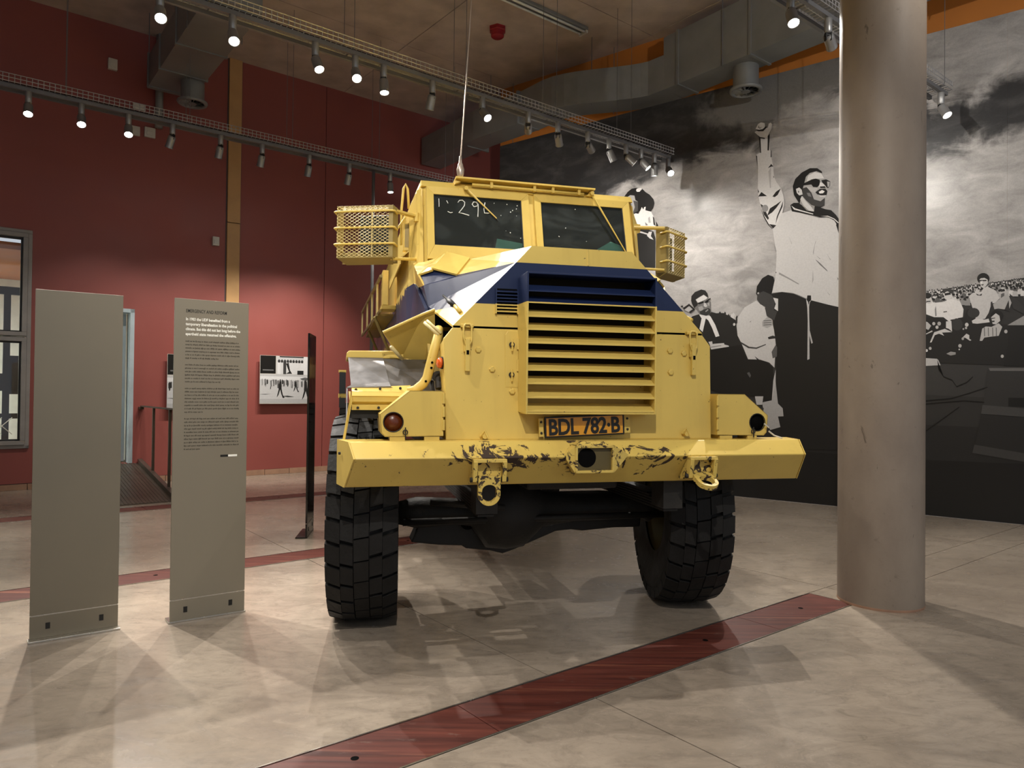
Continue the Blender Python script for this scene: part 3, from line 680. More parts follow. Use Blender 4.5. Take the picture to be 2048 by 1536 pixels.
# chalk number on the left screen
def chalk(strokes, u0, f0, k, wd=.0033):
    mb = MB()
    for st in strokes:
        pts = [ws(u0 + x * k, f0 - y * k / .56, .004) for x, y in st]
        mb.tube(pts, wd, 5)
    return mb
two = [(0, .8), (.12, .97), (.32, 1.0), (.48, .86), (.45, .6), (.25, .3), (.05, .03), (.3, .0), (.75, -.12)]
nine = [(.5, .72), (.4, .98), (.18, .98), (.08, .8), (.2, .62), (.4, .68), (.5, .86), (.48, .4), (.44, -.12)]
four = [(.12, 1.0), (.02, .5), (.05, .2), (.3, .2), (.5, .26)]
txt = chalk([two], -.540, .335, .105); 
for stp, u in ((nine, -.445), (four, -.355)): 
    q = chalk([stp], u, .345, .105); txt.add(q.v, q.f)
q = chalk([[(0, 1), (.01, .6), (0, .3)]], -.675, .31, .09, .0025); txt.add(q.v, q.f)
q = chalk([[(0, .9), (.1, .7)], [(.05, .05), (.25, -.05), (.4, 0)]], -.62, .33, .10, .0025); txt.add(q.v, q.f)
rs = random.Random(5)
for i in range(16):
    uu = rs.uniform(-.3, -.09) if i < 12 else rs.uniform(.12, .5); ff = rs.uniform(.15, .7); d_ = rs.uniform(.002, .006)
    txt.tube([ws(uu, ff, .003), ws(uu + d_ * rs.uniform(-1, 1), ff + d_ * 2, .003)], rs.uniform(.0015, .004), 5)
tag(txt.build('chalk_marks', M['chalk'], VEH), 'white chalk number and specks on the dark windscreen glass', kind='stuff')
# ---- raised hatch plate over the screen
mb = MB(); mb.prism([P(-.561, -.375, 2.926), P(-.561, -.375, 2.914), P(-.545, -1.0, 2.924), P(-.545, -1.0, 2.936)], (1.04, 0, -.006)); hv = mb.build('roof_hatch', M['yellow'], VEH)
mb = MB(); mb.tube([P(-.44, -.405, 2.884), P(.40, -.405, 2.878)], .010, 8); mb.build('hinge_bar', M['yellow'], hv, smooth=True)
for u in (-.30, 0.02, .16, .36):
    mb = MB(); mb.box(u - .010, u + .010, .393, .425, 2.868, 2.912); mb.build('hinge_lug', M['yellow'], hv)
mb = MB(); mb.prism([P(.47, -.41, 2.905), P(.42, -.41, 2.87), P(.47, -.41, 2.868)], (0, .12, 0)); mb.build('hatch_gusset', M['yellow'], hv)
mb = MB(); mb.prism([P(-.561, -.41, 2.905), P(-.561, -.41, 2.882), P(-.52, -.41, 2.90)], (0, .5, 0)); mb.build('hatch_gusset', M['yellow'], hv)
# ---- whip antenna
mb = MB(); mb.lathe([(.016, 0), (.024, .03), (.028, .065), (.02, .09), (.019, .10), (.012, .115), (.009, .16)], P(-.52, -.44, 2.93), n=14); an_ = mb.build('antenna_base', M['antenna'], VEH, smooth=True)
mb = MB(); mb.tube([P(-.52, -.44, 3.06), P(-.49, -.42, 3.6), P(-.455, -.42, 4.26), P(-.44, -.42, 4.5)], [.006, .005, .0035, .003], 6); mb.build('antenna_whip', M['antenna'], an_)
# ---- side fittings on the left of the picture
mb = MB(); mb.box(-.912, -.846, .54, .60, 2.41, 2.665); sh = mb.build('window_shutter', M['yellow'], VEH, bevel=.006)
mb = MB(); mb.box(-.90, -.858, .538, .542, 2.435, 2.60); mb.build('shutter_recess', M['cageback'], sh)
mb = MB(); mb.tube([P(-.925, -.55, 2.45), P(-.925, -.56, 2.70), P(-.912, -.56, 2.86), P(-.897, -.56, 2.895), P(-.882, -.56, 2.86), P(-.873, -.56, 2.72)], .009, 8); mb.build('grab_handle', M['yellow'], VEH, smooth=True)
mb = MB(); mb.prism([P(-.872, -.52, 2.40), P(-.935, -.52, 2.345), P(-.935, -1.65, 2.345), P(-.872, -1.65, 2.40)], (0, 0, .012)); mb.prism([P(-.935, -.52, 2.35), P(-.935, -1.65, 2.35), P(-.935, -1.65, 2.29), P(-.935, -.52, 2.31)], (.008, 0, 0)); mb.build('side_flap', M['yellow'], VEH)
mb = MB(); mb.box(-.99, -.94, 1.70, 1.90, 2.155, 2.46); mb.box(-1.0, -.872, 1.70, 1.92, 2.12, 2.155); mb.build('side_post', M['yellow'], VEH, bevel=.004)
rk = empty('side_rack', (0, 0, 0), 0, VEH)
ru = lambda y: -1.0 - (y - 1.75) / 3.0 * .08
for z in (2.115, 2.42):
    mb = MB(); mb.tube([Vector((ru(1.78), 1.78, z)), Vector((ru(4.75), 4.75, z))], .016, 6); mb.build('rail', M['cageback'], rk)
for y in (2.2, 2.9, 3.7, 4.73):
    mb = MB(); mb.tube([Vector((ru(y), y, 2.12)), Vector((ru(y), y, 2.42))], .011, 6); mb.build('upright', M['wire'], rk)
mb = MB(); mb.box(-1.03, -.872, 2.0, 4.7, 2.09, 2.11); mb.build('rack_floor', M['cageback'], rk)
for v_ in (2.1, 3.6):
    mb = MB(); mb.tube([P(-1.04, -v_, 2.09), P(-.88, -v_ - .13, 1.75)], .014, 6); mb.build('rack_strut', M['cageback'], rk)
# side locker far back
mb = MB(); mb.box(-1.22, -.872, 2.3, 4.4, 1.55, 1.72); mb.build('side_locker', M['side'], VEH, bevel=.02)
# ---- left mudguard, wing plate, guard pipe
fe = empty('mudguard', (0, 0, 0), 0, VEH)
mb = MB(); mb.prism([P(-1.30, .2, 1.60), P(-1.30, .2, 1.63), P(-1.285, .2, 1.645), P(-.96, .2, 1.65), P(-.96, .2, 1.60)], (0, .55, 0)); mb.build('top_lip', M['yellow'], fe, bevel=.006)
mb = MB()
g1 = [P(-1.29, .22, 1.598), P(-1.085, .22, 1.598), P(-.80, .22, 1.598)]; g2 = [P(-1.275, .50, 1.43), P(-1.065, .50, 1.45), P(-.80, .50, 1.40)]; g3 = [P(-1.30, .56, 1.415), P(-1.06, .58, 1.425), P(-.86, .58, 1.39)]
quadstrip(mb, g1, g2); quadstrip(mb, g2, g3); mb.add([P(-1.30, .56, 1.415), P(-1.30, .30, 1.42), P(-1.30, .30, 1.24), P(-1.30, .60, 1.24)], [(0, 1, 2, 3)])
mg = mb.build('metal_guard', M['galv'], fe); q = mg.modifiers.new('t', 'SOLIDIFY'); q.thickness = .006
mb = MB(); mb.add([P(-1.272, .56, 1.412), P(-.95, .56, 1.43), P(-.95, .63, 1.392), P(-1.272, .63, 1.392)], [(0, 1, 2, 3)])
prof_ = [(.63, 1.392), (.655, 1.37), (.655, 1.345), (.635, 1.33), (.66, 1.327), (.66, 1.300)]
quadstrip(mb, [P(-1.272, v, z) for v, z in prof_], [P(-.93, v, z) for v, z in prof_])
gb = mb.build('guard_beam', M['yellow'], fe); q = gb.modifiers.new('t', 'SOLIDIFY'); q.thickness = .008
for u, v, z in ((-1.24, .665, 1.312), (-1.13, .665, 1.313), (-1.25, .60, 1.41), (-1.12, .60, 1.416), (-1.01, .60, 1.42)):
    mb = MB(); hexbolt(mb, P(u, v, z), .008, .008); mb.build('beam_bolt', M['under'], gb)
mb = MB(); mb.prism([P(-1.29, .68, 1.40), P(-1.278, .68, 1.40), P(-1.27, .70, 1.35), P(-1.305, .72, 1.14), P(-1.318, .72, 1.14), P(-1.285, .70, 1.35)], (0, .03, 0)); mb.build('stay', M['yellow'], fe)
mb = MB(); mb.box(-1.275, -.96, -.63, -.30, 1.255, 1.30); mb.build('guard_underside_shade', M['rubberblack'], fe)  # black slab stands in for the shaded underside of the guard
mb = MB(); mb.box(-1.34, -1.302, -.1, .25, 1.30, 1.52); mb.build('guard_step', M['black'], fe); mb = MB(); mb.box(-1.345, -1.30, -.1, .0, 1.36, 1.385); mb.build('step_edge', M['yellow'], fe); mb = MB(); mb.box(-1.345, -1.30, -.1, .0, 1.515, 1.53); mb.build('step_edge', M['yellow'], fe)
wo = [P(-1.096, .38, 1.744), P(-.864, .40, 1.858), P(-.80, .41, 1.885), P(-.76, .18, 1.575), P(-.82, .18, 1.577), P(-.968, .18, 1.611), P(-1.042, .27, 1.68)]
mb = MB(); mb.prism(wo, (0, .012, 0)); wg = mb.build('wing_plate', M['yellow'], VEH)
mb = MB(); mb.tube([p + Vector((0, -.004, 0)) for p in wo[:3]], .009, 8); mb.build('wing_edge', M['yellow'], wg)
mb = MB(); mb.tube([P(-1.043, .30, 1.668), P(-.968, .22, 1.598)], .011, 8); mb.build('wing_hinge', M['wire'], wg, smooth=True); mb = MB(); mb.tube([P(-.875, .55, 1.795), P(-.80, .60, 1.72)], .011, 8); mb.tube([P(-.862, .56, 1.805), P(-.787, .61, 1.73)], .008, 8); mb.build('wing_hinge', M['wire'], wg, smooth=True)
mb = MB(); pp = [P(-.79, .52, 1.76), P(-.800, .58, 1.72), P(-.825, .60, 1.63), P(-.848, .60, 1.54), P(-.862, .60, 1.48), P(-.885, .60, 1.445), P(-.925, .60, 1.412), P(-.965, .59, 1.400)]
mb.tube(pp, .027, 12); gp = mb.build('guard_pipe', M['yellow'], VEH, smooth=True)
for u, v, z in ((-.842, .626, 1.535), (-.838, .627, 1.565), (-.872, .626, 1.46)):
    mb = MB(); mb.lathe([(.007, 0), (.007, .004)], P(u, v, z), (0, -1, 0), 8); mb.build('pipe_hole', M['void'], gp)
# engine parts glimpsed between pipe and plate
mb = MB(); mb.tube([P(-.80, .50, 1.50), P(-.80, .62, 1.47), P(-.80, .64, 1.42)], .02, 8); mb.lathe([(.03, 0), (.03, .05)], P(-.80, .55, 1.49), (0, -1, 0), 10); mb.tube([P(-.83, .55, 1.46), P(-.83, .60, 1.40)], .012, 6); mb.build('engine_bracket', M['under'], VEH)

# ---- mirror cages
def cage(s, inner, sweep, W_, H_, D_=.17):
    root = empty('mirror_cage', inner, 0, VEH)
    # local x outward, y backward
    X = Vector((s * math.cos(sweep), math.sin(sweep), 0)); Y = Vector((-s * math.sin(sweep), math.cos(sweep), 0)); Z = Vector((0, 0, 1))
    L = lambda x, y, z: X * x + Y * y + Z * z
    def bx(mb, x0, x1, y0, y1, z0, z1): mb.hexa([L(x0, y0, z0), L(x1, y0, z0), L(x1, y1, z0), L(x0, y1, z0), L(x0, y0, z1), L(x1, y0, z1), L(x1, y1, z1), L(x0, y1, z1)])
    # frame: inner side plate, outer edge, bottom tray, thin top edge
    mb = MB(); bx(mb, 0, .006, 0, D_, 0, H_); bx(mb, W_ - .006, W_, .0, D_, 0, H_); mb.prism([L(0, 0, 0), L(W_, 0, 0), L(W_ - .03, D_, -.03), L(.03, D_, -.03)], (0, 0, -.006)); bx(mb, 0, W_, D_ - .006, D_, -.03, .05)
    bx(mb, 0, W_, 0, .006, H_ - .008, H_); bx(mb, 0, .03, -.002, .004, 0, H_)
    mb.build('cage_frame', M['cageback'], root)
    mb = MB()
    def lattice(O, e1, e2, w_, h_, p1=.036, p2=.022):
        nx = int(w_ / p1) + 1; sl = p2 / p1
        for sg in (1, -1):
            k = -int(h_ / sl / p1) - 1
            while k <= nx + int(h_ / sl / p1) + 1:
                # line x = k*p1 + sg*(z/sl)
                pts = []
                x0 = k * p1; z0, z1 = 0, h_
                xa, xb = x0, x0 + sg * h_ / sl
                ta, tb = 0., 1.
                dx = xb - xa
                lo_, hi_ = sorted(((0 - xa) / dx, (w_ - xa) / dx)); ta, tb = max(0, lo_), min(1, hi_)
                if tb - ta > 1e-3:
                    A0 = O + e1 * (xa + dx * ta) + e2 * (h_ * ta); B0 = O + e1 * (xa + dx * tb) + e2 * (h_ * tb); mb.tube([A0, B0], .0016, 4, caps=False)
                k += 1
    lattice(L(0, 0, 0), X, Z, W_, H_); lattice(L(0, 0, H_), X, Y, W_, D_); lattice(L(W_, 0, 0), Y, Z, D_, H_)
    mb.build('expanded_mesh', M['wire'], root)
    for z in (.085, .195, .305):
        mb = MB(); zz = z * H_ / .345; mb.tube([L(-.012, D_ * .5, zz - .008), L(-.012, -.008, zz), L(0, -.014, zz), L(W_, -.014, zz), L(W_ + .012, -.008, zz), L(W_ + .012, D_ * .5, zz - .008)], .0075, 8); mb.build('guard_bar', M['yellow'], root, smooth=True)
    mb = MB(); bx(mb, .05, W_ * .66, D_ * .6, D_ * .75, .04, H_ - .05); mr = mb.build('mirror_housing', M['black'], root, bevel=.015)
    mb = MB(); bx(mb, .06, W_ * .64, D_ * .76, D_ * .78, .06, H_ - .07); mb.build('mirror_glass', M['mirror'], mr)
    mb = MB(); mb.tube([L(W_ * .42, D_ * .5, 0), L(W_ * .42, D_ * .5, H_)], .005, 6); mb.build('mirror_stem', M['wire'], root)
    return root
c0 = P(-1.005, -.24, 2.31); cg = cage(-1, c0, math.radians(22), .395, .345, .11)
rel = lambda p: p - c0
mb = MB(); mb.prism([rel(P(-1.02, -.28, 2.632)), rel(P(-.81, -.44, 2.632)), rel(P(-.81, -.50, 2.632)), rel(P(-1.02, -.34, 2.632))], (0, 0, .014))
mb.build('mirror_arm', M['yellow'], cg); mb = MB(); mb.tube([rel(P(-1.02, -.28, 2.30)), rel(P(-.81, -.44, 2.335))], .011, 8); mb.build('mirror_arm', M['yellow'], cg); mb = MB(); mb.tube([rel(P(-1.0, -.33, 2.47)), rel(P(-.90, -.5, 2.64))], .008, 8); mb.lathe([(.02, 0), (.02, .06)], rel(P(-.83, -.44, 2.60)), (0, 0, 1), 12)
mb.build('mirror_arm', M['yellow'], cg)
c1 = P(1.045, -.36, 2.325); cg = cage(1, c1, math.radians(36), .30, .345, .09)
rel = lambda p: p - c1
mb = MB(); mb.tube([rel(P(1.03, -.36, 2.655)), rel(P(.80, -.47, 2.672))], .014, 8); mb.build('mirror_arm', M['yellow'], cg); mb = MB(); mb.prism([rel(P(.79, -.46, 2.70)), rel(P(.88, -.47, 2.70)), rel(P(.88, -.47, 2.64)), rel(P(.79, -.46, 2.60))], (0, .03, 0)); mb.tube([rel(P(.83, -.45, 2.64)), rel(P(.86, -.45, 2.32))], .012, 8); mb.build('mirror_bracket', M['yellow'], cg); mb = MB(); mb.tube([rel(P(1.03, -.36, 2.34)), rel(P(.86, -.46, 2.36))], .01, 8); mb.build('mirror_arm', M['yellow'], cg)

# ---- wheels
RT, WT_ = .632, .40
mb = MB(); prof = [(.30, -.165), (.34, -.175), (.42, -.195), (.52, -.20), (.575, -.19), (.603, -.165), (.606, 0), (.603, .165), (.575, .19), (.52, .20), (.42, .195), (.34, .175), (.30, .165)]
mb.lathe(prof, ax=(1, 0, 0), n=64, cap=False); tyre_me = mb.mesh('tyre', M['rubber'], True)
mb = MB()
NB = 30
def lug(t0, t1, x0, x1, r0, r1, sk=0., sl=0.):
    q = []
    for r in (r0, r1):
        sh = .0 if r == r0 else .003 / r
        for (t, x) in ((t0 + sh, x0), (t1 - sh, x0), (t1 - sh + sk, x1), (t0 + sh + sk, x1)):
            rr = r - (sl if abs(x) > .15 else 0); q.append(Vector((x, rr * math.sin(t), rr * math.cos(t))))
    mb.hexa(q)
for i in range(NB):
    t = 2 * PI * i / NB; d = 2 * PI / NB
    for sg in (-1, 1):
        o_ = 0 if sg < 0 else .45
        lug(t + d * (.0 + o_), t + d * (.86 + o_), sg * .115, sg * .196, .575, RT, .035, .022); lug(t + d * (.03 + o_), t + d * (.89 + o_), sg * .045, sg * .113, .58, RT, .03)
    lug(t + d * .2, t + d * 1.17, -.040, .040, .58, RT - .002, .02)
tread_me = mb.mesh('tread', M['rubber'])
mb = MB(); mb.lathe([(.31, -.15), (.315, -.13), (.28, -.12), (.27, -.02), (.12, .0), (.11, .06), (.0, .06)], ax=(1, 0, 0), n=32, cap=False); mb.lathe([(.31, .15), (.28, .12), (.27, -.02)], ax=(1, 0, 0), n=32, cap=False); rim_me = mb.mesh('rim', M['rim'], True)
for u, y, st in ((-1.163, 0, 4.5), (.945, -.05, 12), (-1.15, 4.1, 0), (1.05, 4.1, 0)):
    o = inst('wheel', tyre_me, VEH, (u, y, RT - .002)); o.rotation_euler = (.07 * (1 + u), 0, -math.radians(st))
    inst('tread', tread_me, o); r_ = inst('rim', rim_me, o)
    if u > 0: r_.rotation_euler = (0, 0, 0)
    else: r_.rotation_euler = (0, 0, PI)
# ---- axles and running gear
for y in (0, 4.1):
    mb = MB(); mb.lathe([(.07, -.98), (.10, -.85), (.085, -.6), (.10, -.5), (.24, -.40), (.255, -.28), (.24, -.16), (.12, -.02), (.09, .2), (.085, .7), (.11, .74), (.07, .80)], P(0, -y, .63), (1, 0, 0), 20); mb.build('axle', M['under'], VEH, smooth=True)
ag = [(-.88, .434), (-.83, .55), (-.72, .63), (-.45, .70), (.0, .72), (.45, .72), (.72, .70), (.70, .48), (.50, .482), (.28, .468), (.20, .48), (.09, .472), (-.20, .36), (-.276, .337), (-.36, .36), (-.52, .38), (-.55, .40), (-.70, .41)]
mb = MB(); mb.prism([P(u, -.02, z) for u, z in ag], (0, .16, 0)); ax_ = mb.build('axle_guard', M['under'], VEH, bevel=.01)
mb = MB(); mb.lathe([(.048, 0), (.048, .03), (.03, .03), (.03, .0)], P(-.52, -.0, .56), (0, -1, 0), 20); mb.lathe([(.04, 0), (.04, .02)], P(-.62, -.0, .60), (0, -1, 0), 16); mb.build('guard_boss', M['void'], ax_)
mb = MB()
for i in range(7): hexbolt(mb, P(-.05 + i * .1, -.02, .58 + .02 * (i % 2)), .014, .012)
mb.build('guard_bolt', M['under'], ax_)
for u in (-.55, .55):
    mb = MB()
    for i in range(6): 
        h = .75 - i * .05; mb.prism([P(u - .045, h, .72 + i * .016 + .10 * 0), P(u + .045, h, .72 + i * .016), P(u + .045, h, .732 + i * .016), P(u - .045, h, .732 + i * .016)], (0, 2 * h, 0))
    mb.build('leaf_spring', M['under'], VEH)
    mb = MB(); mb.box(u - .05, u + .05, -.74, 5.2, .92, 1.10); mb.box(u - .06, u + .06, -.78, -.62, .74, 1.0); mb.build('chassis_rail', M['under'], VEH)
mb = MB(); mb.tube([P(-.95, .18, .60), P(.95, .18, .60)], .022, 8); mb.tube([P(-.80, .3, .74), P(-.35, .35, .70)], .02, 8); mb.build('steering_rod', M['under'], VEH, smooth=True)
mb = MB(); mb.box(-.5, .5, -.3, .9, .86, 1.15); mb.tube([P(-.2, -.3, .62), P(-.2, -4.1, .66)], .05, 10); mb.box(-.28, .28, -.6, -.3, .84, .95); mb.build('engine_sump', M['under'], VEH, bevel=.02)
mb = MB(); mb.box(-.72, .72, -.72, -.40, 1.02, 1.15); mb.build('front_crossmember', M['under'], VEH)

# ================================================================== MURAL (a flat black and white print on the slanting wall)
def sky_material():
    m, nt, b = base_mat('printed_sky', .3, 0, .4); t = NT(nt); c = t.coord()
    at = t.n('ShaderNodeAttribute', attribute_name='field').outputs['Fac']       # + bright cloud, - dark sky, metres
    n1 = t.noise(c, 1.1, 7, .6, .3); n2 = t.noise(t.scale(c, 1, 1, 2.2), 2.4, 7, .62, .6); n3 = t.noise(c, 70, 2)
    f = t.math('ADD', at, t.math('MULTIPLY', t.math('SUBTRACT', n1, .5), .75))
    f = t.math('ADD', f, t.math('MULTIPLY', t.math('SUBTRACT', n2, .5), .42))
    k = t.rng(f, -.10, .14, 0, 1, True)
    wi = t.n('ShaderNodeAttribute', attribute_name='wisp').outputs['Fac']
    dark = t.mix(t.rng(n2, .45, .8), (.042, .042, .044, 1), (.10, .098, .098, 1))
    wn = t.rng(t.math('ADD', t.math('MULTIPLY', wi, .55), t.noise(c, 3.4, 7, .62, .4)), .62, 1.0, 0, 1, True)
    dark = t.mix(wn, dark, (.20, .195, .19, 1))
    lite = t.mix(t.rng(n2, .32, .66), (.30, .288, .28, 1), (.52, .50, .487, 1))
    col = t.mix(k, dark, lite)
    col = t.mix(t.rng(n3, .3, .7), t.mix(.12, col, (0, 0, 0, 1)), col)
    t.l(col, b.inputs['Base Color']); b.inputs['Roughness'].default_value = .3
    t.bump(t.noise(c, 90, 2), .03, .004, b); return m
def print_material():
    m, nt, b = base_mat('printed_figures', .3, 0, .4); t = NT(nt); c = t.coord()
    at = t.n('ShaderNodeAttribute', attribute_name='tone').outputs['Color']
    n3 = t.noise(c, 45, 4, .7); t.l(t.mix(t.math('MULTIPLY', t.rng(n3, .4, .75), .12), at, (.02, .02, .02, 1)), b.inputs['Base Color'])
    t.bump(t.noise(c, 90, 2), .03, .004, b); return m
M['sky'] = sky_material(); M['print'] = print_material()
MUR = empty('mural', MW(0, 0)); MUR.rotation_euler = (0, 0, math.atan2(MD.y, MD.x))
tag(MUR, 'wall-sized black and white photograph of a cheering crowd and a man raising his fist', 'mural')
# local mural frame: x along the wall, z up; y sign that points into the hall
YS = 1.0 if Vector((-MD.y, MD.x, 0)).dot(MN) > 0 else -1.0
def seg_field(pts):
    """height of a border line over s"""
    def h(s):
        if s <= pts[0][0]: return pts[0][1]
        for (a, b), (c, d) in zip(pts[:-1], pts[1:]):
            if s <= c: return b + (d - b) * (s - a) / (c - a)
        return pts[-1][1]
    return h
mp = lambda pts: [mural_pt(*p) for p in pts]
low = seg_field(mp([(1005, 420), (1180, 400), (1250, 372), (1340, 330), (1440, 306), (1520, 285), (1560, 222), (1610, 192), (1680, 190), (1860, 305), (1900, 292), (1960, 272), (2010, 255), (2048, 250), (2120, 235)]))
upr = seg_field(mp([(1700, 20), (1800, 90), (1860, 215), (1900, 200), (1960, 190), (2048, 150), (2120, 120)]))
S_L, S_R, Z_T = -4.22, 5.63, 5.75
seams = [-4.22, -3.12, -1.87, -.62, .63, 1.88, 3.13, 4.38, 5.63]
wisp = [mural_pt(1500, 205) + (.75, .30, .55), mural_pt(1600, 160) + (.8, .35, .5), mural_pt(1560, 250) + (.5, .3, .35)]
dusk = [mural_pt(1560, 520) + (.9, .5, .0)]
for s0, s1 in zip(seams[:-1], seams[1:]):
    nx, nz = 26, 116; vs = []; fl = []; wl_ = []
    for j in range(nz):
        for i in range(nx):
            s = s0 + .0004 + (s1 - s0 - .0008) * i / (nx - 1); z = Z_T * j / (nz - 1)
            vs.append((s, YS * .006, z))
            f = low(s) - z
            if s > 1.5: f = max(f, z - upr(s))
            wl_.append(min(1, sum(math.exp(-((s - cs) / rs_) ** 2 - ((z - cz) / rz_) ** 2) for cs, cz, rs_, rz_, am in wisp)))
            fl.append(max(-2., min(2., f)))
    fs = [(j * nx + i, j * nx + i + 1, (j + 1) * nx + i + 1, (j + 1) * nx + i) for j in range(nz - 1) for i in range(nx - 1)]
    me = bpy.data.meshes.new('mural_sheet'); me.from_pydata(vs, [], fs); me.materials.append(M['sky'])
    at = me.attributes.new('field', 'FLOAT', 'POINT'); at.data.foreach_set('value', fl)
    at = me.attributes.new('wisp', 'FLOAT', 'POINT'); at.data.foreach_set('value', wl_)
    o = inst('mural_sheet', me, MUR); md_ = o.modifiers.new('t', 'SOLIDIFY'); md_.thickness = .004; md_.offset = 0
# printed figures: flat shapes of one tone lying on the sheets
FV, FF, FT = [], [], []
lay = [0]
def shape(pts, tone, tint=(1, .975, .955)):
    lay[0] += 1; o = len(FV); y = YS * (.0085 + lay[0] * .000006)
    for s, z in pts: FV.append((s, y, max(.004, min(Z_T - .004, z))))
    FF.append(tuple(range(o, o + len(pts)))); FT.append(tuple((tone + .006) * q for q in tint) + (1,))
def zs(ox, oy, k, pts, tone): shape([mural_pt(ox + x / k, oy + y / k) for x, y in pts], tone)
def ell(ox, oy, k, cx, cy, rx, ry, tone, n=14, rot=0.):
    zs(ox, oy, k, [(cx + rx * math.cos(t) * math.cos(rot) - ry * math.sin(t) * math.sin(rot), cy + rx * math.cos(t) * math.sin(rot) + ry * math.sin(t) * math.cos(rot)) for t in [2 * PI * i / n for i in range(n)]], tone)
px = lambda pts, tone: zs(0, 0, 1, pts, tone)
rs = random.Random(21)
# ground, getting darker towards the bottom
for i, (y0, y1, tn) in enumerate(((712, 790, .050), (790, 850, .036), (850, 920, .024), (920, 1075, .013))):
    px([(1300, y0 - 40), (1676, y0 - 12), (1860, y0), (2048, y0 + 8), (2400, y0 + 20), (2400, y1 + 60), (2048, y1 + 40), (1860, y1 + 20), (1300, y1)], tn)
# far crowd along the horizon
Z3 = (1840, 520, 6.981)
zs(*Z3, [(-1500, 560), (-400, 520), (90, 480), (320, 405), (720, 352), (830, 340), (1000, 315), (1120, 300), (1452, 250), (2600, 120), (2600, 1400), (-1500, 1150)], .035)
def crowd(x0, x1, yf, rows, hmin, hmax, step):
    for r in range(rows):
        fr = r / max(1, rows - 1); hd = hmin + (hmax - hmin) * fr; x = x0 + rs.uniform(0, step)
        while x < x1:
            y = yf(x) + r * step * .62 + rs.uniform(-1.0, 1.0) * hd
            tn = rs.choice((.5, .62, .7, .7, .12, .3)); zs(*Z3, [(x - hd * 1.1, y + hd * 3.0), (x - hd * 1.0, y + hd * 1.2), (x, y + hd * .8), (x + hd * 1.0, y + hd * 1.2), (x + hd * 1.15, y + hd * 3.0)], tn)
            ell(*Z3, x, y + hd * .25, hd * .55, hd * .75, rs.choice((.05, .12, .3, .5)), 9)
            ell(*Z3, x - hd * .1, y - hd * .15, hd * .62, hd * .5, .015, 9)
            x += step * rs.uniform(.7, 1.25)
crowd(95, 2600, lambda x: 435 - (x - 100) * .13, 4, 13, 22, 36); crowd(95, 2600, lambda x: 500 - (x - 100) * .13, 3, 24, 36, 60)
# left part of the same horizon, behind the seated man
for i in range(16):
    x = 1428 + i * 3.4; y = 628 + rs.uniform(-3, 3) + (i * .35); px([(x, y), (x + 2.5, y - 4), (x + 5, y), (x + 5, y + 12), (x, y + 12)], rs.choice((.03, .5, .6, .1)))
# white shirts in front
zs(*Z3, [(85, 610), (130, 560), (200, 600), (340, 585), (420, 540), (560, 580), (610, 690), (600, 800), (500, 825), (430, 835), (420, 870), (330, 800), (200, 800), (90, 760)], .78)
ell(*Z3, 125, 560, 45, 55, .6); ell(*Z3, 110, 500, 50, 42, .02); zs(*Z3, [(90, 575), (150, 570), (150, 585), (90, 590)], .04)
ell(*Z3, 392, 500, 55, 62, .68); zs(*Z3, [(320, 470), (330, 410), (400, 395), (460, 420), (465, 500), (440, 470), (390, 440), (345, 450)], .05); zs(*Z3, [(345, 468), (430, 452), (432, 485), (350, 500)], .02)
zs(*Z3, [(330, 720), (380, 715), (380, 728), (330, 735)], .1); zs(*Z3, [(210, 690), (225, 640), (235, 780), (215, 790)], .25)
# standing man with dark hair and glasses
ell(*Z3, 886, 262, 86, 78, .012, 18); zs(*Z3, [(832, 275), (850, 258), (900, 252), (945, 275), (950, 330), (920, 370), (890, 395), (860, 382), (840, 335)], .62)
zs(*Z3, [(830, 282), (930, 280), (930, 296), (890, 300), (870, 292), (832, 304)], .02); zs(*Z3, [(850, 345), (895, 338), (880, 362)], .05); zs(*Z3, [(858, 300), (875, 305), (868, 335), (845, 330)], .8)
zs(*Z3, [(690, 500), (740, 460), (860, 440), (885, 400), (935, 370), (1060, 430), (1112, 540), (1050, 600), (1000, 610), (960, 740), (910, 822), (790, 850), (740, 690), (700, 560)], .62)
zs(*Z3, [(780, 470), (830, 490), (870, 470), (860, 500), (800, 495)], .03); zs(*Z3, [(990, 590), (1010, 580), (1020, 640), (985, 700)], .03); zs(*Z3, [(1020, 620), (1150, 520), (1230, 470), (1280, 600), (1240, 700), (1090, 680), (1040, 690)], .45)
zs(*Z3, [(1180, 700), (1240, 560), (1250, 720)], .03); zs(*Z3, [(1250, 470), (1400, 600), (1452, 660), (1452, 760), (1300, 680)], .04)
# dark mass of seated people
zs(*Z3, [(80, 800), (240, 800), (360, 850), (440, 870), (540, 810), (620, 800), (660, 690), (720, 690), (800, 680), (830, 760), (730, 850), (960, 830), (1000, 900), (1230, 900), (1240, 1160), (1200, 1470), (300, 1440), (80, 1360)], .020)
ell(*Z3, 520, 900, 80, 85, .045); ell(*Z3, 750, 740, 85, 70, .04)
zs(*Z3, [(365, 860), (440, 850), (450, 1000), (400, 960), (365, 950)], .7); zs(*Z3, [(140, 1155), (200, 1010), (350, 962), (450, 1008), (310, 1015), (340, 1060), (270, 1030), (210, 1050), (165, 1150)], .62)
zs(*Z3, [(85, 1030), (170, 985), (180, 1000), (90, 1040)], .6); zs(*Z3, [(80, 860), (110, 870), (160, 920), (120, 980), (85, 960)], .5)
for x, y, r in ((195, 890, 22), (270, 890, 26), (240, 940, 22), (655, 905, 26), (645, 950, 16), (608, 965, 12), (600, 1100, 18), (560, 1200, 24), (550, 1250, 10), (145, 1235, 20), (95, 1265, 18), (1200, 1000, 24), (1150, 1345, 22)): ell(*Z3, x, y, r, r * 1.1, rs.uniform(.4, .7), 9)
